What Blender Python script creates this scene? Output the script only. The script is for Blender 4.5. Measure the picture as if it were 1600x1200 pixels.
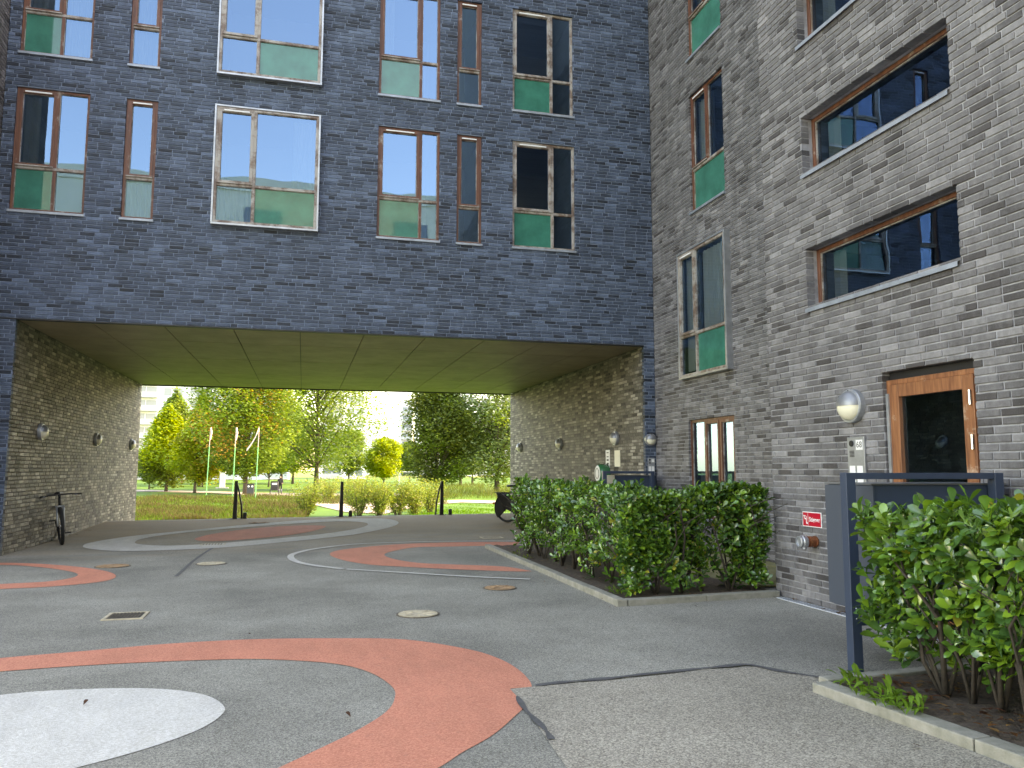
import bpy, bmesh, math, random
from mathutils import Vector, Matrix
random.seed(7)
RND = random.Random(11)
for o in list(bpy.data.objects):
    bpy.data.objects.remove(o)
S = bpy.context.scene
COL = S.collection

# ------------------------------------------------------------------ camera
HC = 1.40                                   # eye height
FPX, YAW, PITCH, ROLL = 1238.43, math.radians(14.6835), math.radians(6.1114), math.radians(0.0687)
_f = Vector((math.sin(YAW)*math.cos(PITCH), math.cos(YAW)*math.cos(PITCH), math.sin(PITCH)))
_r = Vector((math.cos(YAW), -math.sin(YAW), 0)); _u = _r.cross(_f)
CR = _r*math.cos(ROLL)+_u*math.sin(ROLL); CU = -_r*math.sin(ROLL)+_u*math.cos(ROLL); CF = _f
cam = bpy.data.cameras.new('camera'); camo = bpy.data.objects.new('camera', cam); COL.objects.link(camo)
m = Matrix((CR, CU, -CF)).transposed().to_4x4(); m.translation = Vector((0, 0, HC)); camo.matrix_world = m
cam.sensor_width = 36; cam.lens = FPX/1600*36; cam.clip_end = 3000; cam.clip_start = 0.05
S.camera = camo

# ------------------------------------------------------------------ light
SUN_AZ, SUN_EL = math.radians(96), math.radians(36)       # azimuth from +Y towards +X
w = bpy.data.worlds.new('World'); S.world = w; w.use_nodes = True
nt = w.node_tree; nt.nodes.clear()
sky = nt.nodes.new('ShaderNodeTexSky'); sky.sky_type = 'NISHITA'; sky.sun_disc = False
sky.sun_elevation = SUN_EL; sky.sun_rotation = SUN_AZ; sky.air_density = 1.0; sky.dust_density = 0.7; sky.ozone_density = 3.0
bg = nt.nodes.new('ShaderNodeBackground'); bg.inputs[1].default_value = 0.15
wo = nt.nodes.new('ShaderNodeOutputWorld')
nt.links.new(sky.outputs[0], bg.inputs[0]); nt.links.new(bg.outputs[0], wo.inputs[0])
sun = bpy.data.lights.new('sun', 'SUN'); suno = bpy.data.objects.new('sun', sun); COL.objects.link(suno)
sun.energy = 1.25; sun.angle = math.radians(10); sun.color = (1, .94, .84)
sd = Vector((math.sin(SUN_AZ)*math.cos(SUN_EL), math.cos(SUN_AZ)*math.cos(SUN_EL), math.sin(SUN_EL)))
suno.rotation_euler = sd.to_track_quat('Z', 'Y').to_euler(); suno.location = (0, 0, 40)
S.view_settings.view_transform = 'Standard'; S.view_settings.look = 'None'
S.view_settings.exposure = 3.38
S.view_settings.use_white_balance = True; S.view_settings.white_balance_temperature = 12500; S.view_settings.white_balance_tint = 19; S.view_settings.gamma = 1.0
S.render.resolution_x = 1024; S.render.resolution_y = 768

# ------------------------------------------------------------------ picture -> place
def ray(u, v):
    return CR*((u-800)/FPX) + CU*((600-v)/FPX) + CF
def onZ(u, v, z):
    d = ray(u, v); t = (z-HC)/d.z; return Vector((d.x*t, d.y*t, z))
def onY(u, v, y):
    d = ray(u, v); t = y/d.y; return Vector((d.x*t, y, HC+d.z*t))
PARK = -1.1
Y0, YB, XL, XR, X1, X2, ZS = 14.55, 25.2, -4.653, 6.546, 5.16, 6.769, 3.85
SEAM = 8.02
def crest(x): return 21.7+0.1*(x+4.65)
def T(x, y):
    z = 0.0
    if y > 17.5: z = 0.025*(min(y, 21.5)-17.5)
    c = crest(max(-8, min(10, x)))
    if y > c:
        t = y-c
        z = 0.1-t*0.068
        if z < PARK: z = PARK
    return z
def G(u, v):
    p = onZ(u, v, 0)
    for _ in range(8): p = onZ(u, v, T(p.x, p.y))
    return p

# ------------------------------------------------------------------ materials
MATS = {}
def mat(name, col=(.5, .5, .5), rough=.6, metal=0., spec=.5, bump=0., bscale=40., var=0., vscale=6., col2=None, coat=0., coords='Object'):
    if name in MATS: return MATS[name]
    M = bpy.data.materials.new(name); M.use_nodes = True; n = M.node_tree.nodes; l = M.node_tree.links
    b = n['Principled BSDF']; b.inputs['Base Color'].default_value = (*col, 1); b.inputs['Roughness'].default_value = rough
    b.inputs['Metallic'].default_value = metal; b.inputs['Specular IOR Level'].default_value = spec; b.inputs['Coat Weight'].default_value = coat
    tc = n.new('ShaderNodeTexCoord')
    if var > 0 or col2:
        nz = n.new('ShaderNodeTexNoise'); nz.inputs['Scale'].default_value = vscale; nz.inputs['Detail'].default_value = 6
        nz.inputs['Roughness'].default_value = .65
        l.new(tc.outputs[coords], nz.inputs['Vector'])
        c2 = col2 or tuple(max(0, c*(1-var)) for c in col); c1 = col if col2 else tuple(min(1, c*(1+var)) for c in col)
        r = n.new('ShaderNodeValToRGB'); r.color_ramp.elements[0].position = .32; r.color_ramp.elements[1].position = .68
        r.color_ramp.elements[0].color = (*c2, 1); r.color_ramp.elements[1].color = (*c1, 1)
        l.new(nz.outputs['Fac'], r.inputs[0]); l.new(r.outputs[0], b.inputs['Base Color'])
    if bump > 0:
        nb = n.new('ShaderNodeTexNoise'); nb.inputs['Scale'].default_value = bscale; nb.inputs['Detail'].default_value = 5
        l.new(tc.outputs[coords], nb.inputs['Vector'])
        bp = n.new('ShaderNodeBump'); bp.inputs['Strength'].default_value = bump; bp.inputs['Distance'].default_value = .01
        l.new(nb.outputs['Fac'], bp.inputs['Height']); l.new(bp.outputs[0], b.inputs['Normal'])
    MATS[name] = M; return M

def brick_mat(name, dark, mid, light, stain, stain_amt):
    M = bpy.data.materials.new(name); M.use_nodes = True; n = M.node_tree.nodes; l = M.node_tree.links
    b = n['Principled BSDF']; b.inputs['Roughness'].default_value = .62; b.inputs['Specular IOR Level'].default_value = .45
    at = n.new('ShaderNodeAttribute'); at.attribute_name = 'tone'
    g = n.new('ShaderNodeNewGeometry')
    nz = n.new('ShaderNodeTexNoise'); nz.inputs['Scale'].default_value = 26; nz.inputs['Detail'].default_value = 6; nz.inputs['Roughness'].default_value = .7
    l.new(g.outputs['Position'], nz.inputs['Vector'])
    ad = n.new('ShaderNodeMath'); ad.operation = 'MULTIPLY_ADD'; ad.inputs[1].default_value = .8; ad.inputs[2].default_value = -.4
    l.new(nz.outputs['Fac'], ad.inputs[0])
    sm = n.new('ShaderNodeMath'); sm.operation = 'ADD'; l.new(at.outputs['Fac'], sm.inputs[0]); l.new(ad.outputs[0], sm.inputs[1])
    r = n.new('ShaderNodeValToRGB'); e = r.color_ramp.elements
    e[0].position = .08; e[0].color = (*dark, 1); e[1].position = .95; e[1].color = (*light, 1)
    k = e.new(.45); k.color = (*mid, 1)
    l.new(sm.outputs[0], r.inputs[0])
    # lime bloom: patches on the wall, a stain with a shape of its own
    n2 = n.new('ShaderNodeTexNoise'); n2.inputs['Scale'].default_value = 1.1; n2.inputs['Detail'].default_value = 7; n2.inputs['Roughness'].default_value = .72
    mp = n.new('ShaderNodeMapping'); mp.inputs['Scale'].default_value = (1, 1, 2.6)
    l.new(g.outputs['Position'], mp.inputs['Vector']); l.new(mp.outputs[0], n2.inputs['Vector'])
    mr = n.new('ShaderNodeMapRange'); mr.inputs[1].default_value = .5; mr.inputs[2].default_value = .78; mr.inputs[3].default_value = 0; mr.inputs[4].default_value = stain_amt
    l.new(n2.outputs['Fac'], mr.inputs[0])
    mx = n.new('ShaderNodeMixRGB'); mx.inputs[2].default_value = (*stain, 1)
    l.new(mr.outputs[0], mx.inputs[0]); l.new(r.outputs[0], mx.inputs[1]); l.new(mx.outputs[0], b.inputs['Base Color'])
    m4 = n.new('ShaderNodeMapping'); m4.inputs['Scale'].default_value = (5, 5, .35); l.new(g.outputs['Position'], m4.inputs['Vector'])
    n4 = n.new('ShaderNodeTexNoise'); n4.inputs['Scale'].default_value = 1.0; n4.inputs['Detail'].default_value = 6; n4.inputs['Roughness'].default_value = .7; l.new(m4.outputs[0], n4.inputs['Vector'])
    r4 = n.new('ShaderNodeMapRange'); r4.inputs[1].default_value = .3; r4.inputs[2].default_value = .7; r4.inputs[3].default_value = .68; r4.inputs[4].default_value = 1.25; l.new(n4.outputs['Fac'], r4.inputs[0])
    mu = n.new('ShaderNodeMixRGB'); mu.blend_type = 'MULTIPLY'; mu.inputs[0].default_value = 1; l.new(mx.outputs[0], mu.inputs[1]); l.new(r4.outputs[0], mu.inputs[2]); l.new(mu.outputs[0], b.inputs['Base Color'])
    n3 = n.new('ShaderNodeTexNoise'); n3.inputs['Scale'].default_value = 90; n3.inputs['Detail'].default_value = 4
    l.new(g.outputs['Position'], n3.inputs['Vector'])
    bp = n.new('ShaderNodeBump'); bp.inputs['Strength'].default_value = .6; bp.inputs['Distance'].default_value = .006
    l.new(n3.outputs['Fac'], bp.inputs['Height']); l.new(bp.outputs[0], b.inputs['Normal'])
    return M
BR_BLUE = brick_mat('brick_blue_grey', (.011, .017, .027), (.036, .056, .088), (.092, .138, .21), (.14, .20, .29), .62)
BR_GREY = brick_mat('brick_warm_grey', (.058, .052, .052), (.126, .121, .124), (.235, .228, .232), (.28, .282, .292), .45)
BR_BROWN = brick_mat('brick_brown_grey', (.03, .025, .02), (.108, .094, .076), (.38, .345, .285), (.25, .225, .19), .25)
MORTAR_BLUE = mat('mortar_blue', (.18, .235, .315), .9, var=.25, vscale=5, bump=.4, bscale=120)
MORTAR_GREY = mat('mortar_grey', (.29, .29, .305), .9, var=.4, vscale=5, bump=.4, bscale=120)
MORTAR_BROWN = mat('mortar_brown', (.115, .10, .082), .9, var=.25, vscale=5, bump=.4, bscale=120)

def brick_sheet_mat(name, c1, c2, mo, axis):
    M = bpy.data.materials.new(name); M.use_nodes = True; n = M.node_tree.nodes; l = M.node_tree.links
    b = n['Principled BSDF']; b.inputs['Roughness'].default_value = .7
    g = n.new('ShaderNodeNewGeometry'); sp = n.new('ShaderNodeSeparateXYZ'); cb = n.new('ShaderNodeCombineXYZ')
    l.new(g.outputs['Position'], sp.inputs[0]); l.new(sp.outputs[axis], cb.inputs[0]); l.new(sp.outputs['Z'], cb.inputs[1])
    t = n.new('ShaderNodeTexBrick'); t.inputs['Scale'].default_value = 1; t.inputs['Brick Width'].default_value = .24; t.inputs['Row Height'].default_value = .0667
    t.inputs['Mortar Size'].default_value = .006; t.inputs['Color1'].default_value = (*c1, 1); t.inputs['Color2'].default_value = (*c2, 1); t.inputs['Mortar'].default_value = (*mo, 1)
    l.new(cb.outputs[0], t.inputs['Vector']); l.new(t.outputs['Color'], b.inputs['Base Color'])
    return M
BS_X = brick_sheet_mat('brick_sheet_x', (.07, .08, .10), (.13, .15, .18), (.21, .23, .27), 'X')
BS_Y = brick_sheet_mat('brick_sheet_y', (.13, .12, .118), (.21, .2, .195), (.24, .24, .25), 'Y')

def wood_mat(name, c1, c2, worn, amt):
    M = bpy.data.materials.new(name); M.use_nodes = True; n = M.node_tree.nodes; l = M.node_tree.links
    b = n['Principled BSDF']; b.inputs['Roughness'].default_value = .5
    g = n.new('ShaderNodeNewGeometry')
    mp = n.new('ShaderNodeMapping'); mp.inputs['Scale'].default_value = (30, 30, 2.5); l.new(g.outputs['Position'], mp.inputs['Vector'])
    nz = n.new('ShaderNodeTexNoise'); nz.inputs['Scale'].default_value = 1.2; nz.inputs['Detail'].default_value = 6; l.new(mp.outputs[0], nz.inputs['Vector'])
    r = n.new('ShaderNodeValToRGB'); r.color_ramp.elements[0].position = .3; r.color_ramp.elements[1].position = .7
    r.color_ramp.elements[0].color = (*c1, 1); r.color_ramp.elements[1].color = (*c2, 1); l.new(nz.outputs['Fac'], r.inputs[0])
    n2 = n.new('ShaderNodeTexNoise'); n2.inputs['Scale'].default_value = 3.5; n2.inputs['Detail'].default_value = 8; n2.inputs['Roughness'].default_value = .75; l.new(g.outputs['Position'], n2.inputs['Vector'])
    mr = n.new('ShaderNodeMapRange'); mr.inputs[1].default_value = .62-amt*.35; mr.inputs[2].default_value = .72-amt*.3; l.new(n2.outputs['Fac'], mr.inputs[0])
    mx = n.new('ShaderNodeMixRGB'); mx.inputs[2].default_value = (*worn, 1); l.new(mr.outputs[0], mx.inputs[0]); l.new(r.outputs[0], mx.inputs[1]); l.new(mx.outputs[0], b.inputs['Base Color'])
    return M
WOOD = wood_mat('wood_red_brown', (.085, .028, .016), (.19, .066, .034), (.36, .31, .27), .12)
WOOD_WORN = wood_mat('wood_weathered', (.10, .06, .045), (.22, .15, .115), (.36, .33, .30), .55)
WOOD_DOOR = wood_mat('wood_door', (.16, .05, .02), (.36, .135, .055), (.5, .38, .28), .04)

def glass_mat():
    M = bpy.data.materials.new('window_glass'); M.use_nodes = True; n = M.node_tree.nodes; l = M.node_tree.links
    n.clear(); out = n.new('ShaderNodeOutputMaterial'); mx = n.new('ShaderNodeMixShader'); tr = n.new('ShaderNodeBsdfTransparent'); gl = n.new('ShaderNodeBsdfGlossy')
    tr.inputs[0].default_value = (.64, .70, .70, 1); gl.inputs['Roughness'].default_value = 0.0; gl.inputs['Color'].default_value = (.36, .66, .98, 1)
    fr = n.new('ShaderNodeFresnel'); fr.inputs['IOR'].default_value = 2.8
    g = n.new('ShaderNodeNewGeometry'); nz = n.new('ShaderNodeTexNoise'); nz.inputs['Scale'].default_value = 2.2; nz.inputs['Detail'].default_value = 1
    l.new(g.outputs['Position'], nz.inputs['Vector']); bp = n.new('ShaderNodeBump'); bp.inputs['Strength'].default_value = .05; bp.inputs['Distance'].default_value = .02
    l.new(nz.outputs['Fac'], bp.inputs['Height']); l.new(bp.outputs[0], gl.inputs['Normal'])
    l.new(fr.outputs[0], mx.inputs[0]); l.new(tr.outputs[0], mx.inputs[1]); l.new(gl.outputs[0], mx.inputs[2]); l.new(mx.outputs[0], out.inputs[0])
    return M
GLASS = glass_mat()
GREEN = mat('green_spandrel_glass', (.012, .165, .12), .04, spec=.6, var=.22, vscale=3, coat=.25)
CURTAIN = mat('curtain_fabric', (.32, .36, .37), .9)
BLIND = mat('white_blind', (.86, .88, .87), .85)
ROOM = mat('room_interior', (.24, .24, .23), .9)
ALU = mat('aluminium', (.40, .42, .44), .42, .7, var=.2)
SILL = mat('sill_metal', (.30, .34, .385), .45, .4, var=.2)
STEELD = mat('dark_steel', (.02, .02, .022), .5, .3)
NAVY = mat('navy_powder_coat', (.030, .050, .085), .42, .1, var=.1, vscale=3)
BLACK = mat('black_plastic', (.012, .012, .013), .5)
RUBBER = mat('rubber', (.014, .014, .014), .8)
CHROME = mat('bright_steel', (.6, .6, .62), .25, 1.)
WHITE = mat('white_paint', (.78, .78, .76), .55)
CREAM = mat('cream_plate', (.72, .68, .54), .5, var=.08)
LAMPGLASS = mat('lamp_opal', (.78, .74, .58), .25, spec=.6)
RED = mat('red_sign', (.55, .012, .03), .4)
GREENP = mat('green_enamel', (.01, .16, .07), .2, coat=.6)
COPPER = mat('rusty_copper', (.30, .10, .045), .5, .5, var=.35, vscale=25)
INK = mat('black_ink', (.02, .02, .02), .6)
SOFFIT = mat('soffit_board', (.28, .225, .145), .55, var=.22, vscale=1.7, bump=.1, bscale=8)
CONCRETE = mat('kerb_concrete', (.33, .31, .26), .9, col2=(.20, .195, .15), vscale=9, bump=.5, bscale=90)
SOIL = mat('garden_soil', (.13, .09, .06), .95, col2=(.045, .032, .024), vscale=30, bump=1., bscale=45)
BARK = mat('bark', (.085, .066, .048), .9, var=.35, vscale=12, bump=.6, bscale=40)
STEM = mat('hedge_stem', (.045, .034, .024), .85, var=.35, vscale=30)

def ground_mat(name, c1, c2, sp_light, sp_dark, scale, big, bigamt, bump=.5):
    M = bpy.data.materials.new(name); M.use_nodes = True; n = M.node_tree.nodes; l = M.node_tree.links
    b = n['Principled BSDF']; b.inputs['Roughness'].default_value = .85; b.inputs['Specular IOR Level'].default_value = .35
    g = n.new('ShaderNodeNewGeometry')
    a = n.new('ShaderNodeTexNoise'); a.inputs['Scale'].default_value = big; a.inputs['Detail'].default_value = 8; a.inputs['Roughness'].default_value = .6; l.new(g.outputs['Position'], a.inputs['Vector'])
    r = n.new('ShaderNodeValToRGB'); r.color_ramp.elements[0].position = .35; r.color_ramp.elements[1].position = .65
    r.color_ramp.elements[0].color = (*c1, 1); r.color_ramp.elements[1].color = (*c2, 1); l.new(a.outputs['Fac'], r.inputs[0])
    v = n.new('ShaderNodeTexVoronoi'); v.inputs['Scale'].default_value = scale; l.new(g.outputs['Position'], v.inputs['Vector'])
    sx = n.new('ShaderNodeSeparateColor'); l.new(v.outputs['Color'], sx.inputs[0])
    r2 = n.new('ShaderNodeValToRGB'); e = r2.color_ramp.elements
    e[0].position = .0; e[0].color = (*sp_dark, 1); e[1].position = 1; e[1].color = (*sp_light, 1)
    q = e.new(.55); q.color = (.5, .5, .5, 1)
    l.new(sx.outputs[0], r2.inputs[0])
    mx = n.new('ShaderNodeMixRGB'); mx.blend_type = 'OVERLAY'; mx.inputs[0].default_value = bigamt; l.new(r.outputs[0], mx.inputs[1]); l.new(r2.outputs[0], mx.inputs[2])
    l.new(mx.outputs[0], b.inputs['Base Color'])
    bp = n.new('ShaderNodeBump'); bp.inputs['Strength'].default_value = bump; bp.inputs['Distance'].default_value = .004
    l.new(v.outputs['Distance'], bp.inputs['Height']); l.new(bp.outputs[0], b.inputs['Normal'])
    return M
ASPHALT = ground_mat('asphalt', (.185, .175, .147), (.305, .288, .243), (.92, .92, .9), (.12, .12, .12), 170, .6, .7)
ASPHALT2 = ground_mat('asphalt_old', (.255, .228, .183), (.335, .30, .243), (.95, .94, .92), (.15, .14, .13), 135, .8, .7)
def paint_warm_light(M):  # warm light from the park painted into the asphalt, patchy, stronger along Y
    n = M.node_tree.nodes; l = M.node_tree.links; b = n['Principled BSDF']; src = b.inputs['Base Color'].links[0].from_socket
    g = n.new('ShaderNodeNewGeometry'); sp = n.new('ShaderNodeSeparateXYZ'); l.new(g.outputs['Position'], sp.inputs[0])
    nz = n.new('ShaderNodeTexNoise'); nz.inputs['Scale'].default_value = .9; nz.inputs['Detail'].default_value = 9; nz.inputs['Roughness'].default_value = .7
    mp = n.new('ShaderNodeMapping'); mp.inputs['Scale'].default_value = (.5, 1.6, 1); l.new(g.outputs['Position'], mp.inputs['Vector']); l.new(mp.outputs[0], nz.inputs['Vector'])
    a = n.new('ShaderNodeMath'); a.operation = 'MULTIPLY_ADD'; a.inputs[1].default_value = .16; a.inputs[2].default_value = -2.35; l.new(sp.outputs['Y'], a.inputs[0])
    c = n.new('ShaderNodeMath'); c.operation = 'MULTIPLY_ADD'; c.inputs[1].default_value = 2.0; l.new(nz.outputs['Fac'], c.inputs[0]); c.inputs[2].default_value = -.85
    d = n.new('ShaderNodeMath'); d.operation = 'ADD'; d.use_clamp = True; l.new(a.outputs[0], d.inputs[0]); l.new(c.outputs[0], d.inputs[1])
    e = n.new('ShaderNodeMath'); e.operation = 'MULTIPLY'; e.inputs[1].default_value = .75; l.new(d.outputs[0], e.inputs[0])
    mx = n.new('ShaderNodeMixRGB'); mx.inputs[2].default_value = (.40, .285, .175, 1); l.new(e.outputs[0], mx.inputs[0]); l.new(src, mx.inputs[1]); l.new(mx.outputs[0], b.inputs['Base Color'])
paint_warm_light(ASPHALT)
TAR = mat('tar_seal', (.085, .083, .082), .7, var=.25, vscale=20, bump=.4, bscale=150)
def paint_mat(name, c, wear):
    M = ground_mat(name, tuple(x*.9 for x in c), c, (.75, .75, .75), (.22, .22, .22), 150, 1.1, .5)
    n = M.node_tree.nodes; l = M.node_tree.links; b = n['Principled BSDF']
    src = b.inputs['Base Color'].links[0].from_socket
    g = n.new('ShaderNodeNewGeometry'); nz = n.new('ShaderNodeTexNoise'); nz.inputs['Scale'].default_value = 14; nz.inputs['Detail'].default_value = 10; nz.inputs['Roughness'].default_value = .8
    l.new(g.outputs['Position'], nz.inputs['Vector'])
    mr = n.new('ShaderNodeMapRange'); mr.inputs[1].default_value = .58; mr.inputs[2].default_value = .74; mr.inputs[4].default_value = wear*.8; l.new(nz.outputs['Fac'], mr.inputs[0])
    mx = n.new('ShaderNodeMixRGB'); mx.inputs[2].default_value = (.13, .125, .12, 1); l.new(mr.outputs[0], mx.inputs[0]); l.new(src, mx.inputs[1])
    mp = n.new('ShaderNodeMapping'); mp.inputs['Rotation'].default_value = (0, 0, .5); mp.inputs['Scale'].default_value = (3, .8, 1); l.new(g.outputs['Position'], mp.inputs['Vector'])
    n5 = n.new('ShaderNodeTexNoise'); n5.inputs['Scale'].default_value = 1.6; n5.inputs['Detail'].default_value = 9; n5.inputs['Roughness'].default_value = .7; l.new(mp.outputs[0], n5.inputs['Vector'])
    m5 = n.new('ShaderNodeMapRange'); m5.inputs[1].default_value = .35; m5.inputs[2].default_value = .6; m5.inputs[3].default_value = .90; m5.inputs[4].default_value = 1.03; l.new(n5.outputs['Fac'], m5.inputs[0])
    mu = n.new('ShaderNodeMixRGB'); mu.blend_type = 'MULTIPLY'; mu.inputs[0].default_value = 1; l.new(mx.outputs[0], mu.inputs[1]); l.new(m5.outputs[0], mu.inputs[2]); l.new(mu.outputs[0], b.inputs['Base Color'])
    return M
SALMON = paint_mat('salmon_paint', (.66, .235, .15), .6)
PWHITE = paint_mat('white_ground_paint', (.60, .575, .52), .5)
GRASS = ground_mat('lawn_grass', (.042, .115, .005), (.078, .18, .010), (.8, .9, .4), (.15, .2, .1), 30, .25, .4, .3)
GRASS_DRY = ground_mat('far_grass', (.16, .19, .035), (.24, .25, .06), (.8, .8, .4), (.3, .3, .1), 20, .1, .3, .3)
GRAVEL = ground_mat('gravel_path', (.36, .28, .22), (.45, .37, .30), (.8, .8, .8), (.3, .3, .3), 60, 1, .3, .3)
PAVER = ground_mat('mossy_paver', (.19, .17, .07), (.26, .235, .12), (.8, .8, .7), (.3, .3, .2), 90, 3, .4, .3)

def leaf_mat(name, rough=.35, trans=.35, spec=.5):
    M = bpy.data.materials.new(name); M.use_nodes = True; n = M.node_tree.nodes; l = M.node_tree.links
    b = n['Principled BSDF']; b.inputs['Roughness'].default_value = rough; b.inputs['Specular IOR Level'].default_value = spec
    at = n.new('ShaderNodeAttribute'); at.attribute_name = 'Col'; l.new(at.outputs['Color'], b.inputs['Base Color'])
    t = n.new('ShaderNodeBsdfTranslucent'); mx = n.new('ShaderNodeMixShader'); mx.inputs[0].default_value = trans
    br = n.new('ShaderNodeMixRGB'); br.blend_type = 'MULTIPLY'; br.inputs[0].default_value = 1; br.inputs[2].default_value = (1.3, 1.25, .5, 1); l.new(at.outputs['Color'], br.inputs[1]); l.new(br.outputs[0], t.inputs[0])
    out = n['Material Output']; l.new(b.outputs[0], mx.inputs[1]); l.new(t.outputs[0], mx.inputs[2]); l.new(mx.outputs[0], out.inputs[0])
    return M
LEAF_HEDGE = leaf_mat('hedge_leaf', .17, .2, 1.0)
LEAF_TREE = leaf_mat('tree_leaf', .55, .42, .3)
BLADE = leaf_mat('meadow_blade', .7, .35, .2)

# ------------------------------------------------------------------ building helpers
OFF = {}
class MB:
    def __init__(s): s.v = []; s.f = []; s.t = None; s.c = None
    def quad(s, a, b, c, d): i = len(s.v); s.v += [a, b, c, d]; s.f.append((i, i+1, i+2, i+3)); return s
    def box(s, x0, x1, y0, y1, z0, z1, bev=0):
        i = len(s.v)
        s.v += [(x0, y0, z0), (x1, y0, z0), (x1, y1, z0), (x0, y1, z0), (x0, y0, z1), (x1, y0, z1), (x1, y1, z1), (x0, y1, z1)]
        s.f += [tuple(i+k for k in q) for q in ((3, 2, 1, 0), (4, 5, 6, 7), (0, 1, 5, 4), (1, 2, 6, 5), (2, 3, 7, 6), (3, 0, 4, 7))]
        return s
    def tube(s, pts, rad, n=8, cap=True):
        pts = [Vector(p) for p in pts]
        if not hasattr(rad, '__len__'): rad = [rad]*len(pts)
        rings = []
        for k, p in enumerate(pts):
            a = pts[min(k+1, len(pts)-1)]-pts[max(k-1, 0)]
            a.normalize(); ref = Vector((0, 0, 1)) if abs(a.z) < .9 else Vector((1, 0, 0))
            e1 = a.cross(ref).normalized(); e2 = a.cross(e1)
            i = len(s.v); s.v += [tuple(p+(e1*math.cos(2*math.pi*j/n)+e2*math.sin(2*math.pi*j/n))*rad[k]) for j in range(n)]; rings.append(i)
        for a, b in zip(rings, rings[1:]):
            for j in range(n): s.f.append((a+j, a+(j+1) % n, b+(j+1) % n, b+j))
        if cap: s.f.append(tuple(rings[0]+j for j in range(n))[::-1]); s.f.append(tuple(rings[-1]+j for j in range(n)))
        return s
    def lathe(s, org, axis, prof, n=20, up=None):
        org = Vector(org); ax = Vector(axis).normalized(); ref = Vector((0, 0, 1)) if abs(ax.z) < .9 else Vector((1, 0, 0))
        e1 = ax.cross(ref).normalized(); e2 = ax.cross(e1); rings = []
        for (r, h) in prof:
            i = len(s.v); s.v += [tuple(org+ax*h+(e1*math.cos(2*math.pi*j/n)+e2*math.sin(2*math.pi*j/n))*max(r, 1e-4)) for j in range(n)]; rings.append(i)
        for a, b in zip(rings, rings[1:]):
            for j in range(n): s.f.append((a+j, a+(j+1) % n, b+(j+1) % n, b+j))
        s.f.append(tuple(rings[0]+j for j in range(n))[::-1]); s.f.append(tuple(rings[-1]+j for j in range(n)))
        return s
    def torus(s, org, axis, R, r, n=32, m=8):
        org = Vector(org); ax = Vector(axis).normalized(); ref = Vector((0, 0, 1)) if abs(ax.z) < .9 else Vector((1, 0, 0))
        e1 = ax.cross(ref).normalized(); e2 = ax.cross(e1); i0 = len(s.v)
        for j in range(n):
            d = e1*math.cos(2*math.pi*j/n)+e2*math.sin(2*math.pi*j/n)
            for k in range(m): s.v.append(tuple(org+d*(R+r*math.cos(2*math.pi*k/m))+ax*r*math.sin(2*math.pi*k/m)))
        for j in range(n):
            for k in range(m): s.f.append((i0+j*m+k, i0+((j+1) % n)*m+k, i0+((j+1) % n)*m+(k+1) % m, i0+j*m+(k+1) % m))
        return s
def mesh_of(name, mb, M, off=(0, 0, 0), smooth=False):
    me = bpy.data.meshes.new(name)
    ox, oy, oz = off
    me.from_pydata([(x-ox, y-oy, z-oz) for x, y, z in mb.v], [], mb.f)
    if mb.t is not None:
        a = me.attributes.new('tone', 'FLOAT', 'POINT'); a.data.foreach_set('value', mb.t)
    if mb.c is not None:
        a = me.color_attributes.new('Col', 'FLOAT_COLOR', 'POINT'); a.data.foreach_set('color', [x for c in mb.c for x in (*c, 1)])
    if M: me.materials.append(M)
    if smooth: me.polygons.foreach_set('use_smooth', [True]*len(me.polygons))
    me.update(); return me
def thing(name, loc, label, cat, group=None):
    o = bpy.data.objects.new(name, None); COL.objects.link(o); o.location = loc; OFF[o] = tuple(loc); o.empty_display_size = .2
    o['label'] = label; o['category'] = cat
    if group: o['group'] = group
    return o
def part(name, mb, M, parent, smooth=False, label=None, stuff=False, bevel=0):
    off = OFF[parent]
    o = bpy.data.objects.new(name, mesh_of(name, mb, M, off, smooth)); COL.objects.link(o); o.parent = parent; OFF[o] = off
    if label: o['label'] = label
    if stuff: o['kind'] = 'stuff'
    if bevel:
        b = o.modifiers.new('bevel', 'BEVEL'); b.width = bevel; b.segments = 2; b.limit_method = 'ANGLE'
    return o
def solo(name, mb, M, label, cat, group=None, smooth=False, bevel=0):
    n = len(mb.v); c = (sum(v[0] for v in mb.v)/n, sum(v[1] for v in mb.v)/n, min(v[2] for v in mb.v))
    o = bpy.data.objects.new(name, mesh_of(name, mb, M, c, smooth)); COL.objects.link(o); o.location = c; OFF[o] = c
    o['label'] = label; o['category'] = cat
    if group: o['group'] = group
    if bevel:
        b = o.modifiers.new('bevel', 'BEVEL'); b.width = bevel; b.segments = 2; b.limit_method = 'ANGLE'
    return o
def struct(name, mb, M, kind='structure'):
    o = bpy.data.objects.new(name, mesh_of(name, mb, M)); COL.objects.link(o); o['kind'] = kind; OFF[o] = (0, 0, 0); return o

# ------------------------------------------------------------------ ground
def grid_sheet(xs, ys, zf):
    mb = MB(); n = len(xs)
    for y in ys:
        for x in xs: mb.v.append((x, y, zf(x, y)))
    for j in range(len(ys)-1):
        for i in range(n-1): mb.f.append((j*n+i, j*n+i+1, (j+1)*n+i+1, (j+1)*n+i))
    return mb
def frange(a, b, s):
    r = []; x = a
    while x < b-1e-6: r.append(x); x += s
    return r+[b]
xs = [-700, -300, -120, -60, -30]+frange(-20, 24, 1.0)+[30, 60, 120, 300, 700]
ys = [-300, -120, -60]+frange(-40, 16, 4)+[17.5]+frange(18, 48, .5)+frange(50, 120, 5)+[150, 200, 300, 500, 900]
struct('park_lawn', grid_sheet(xs, ys, lambda x, y: T(x, y)-.03), GRASS)
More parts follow.
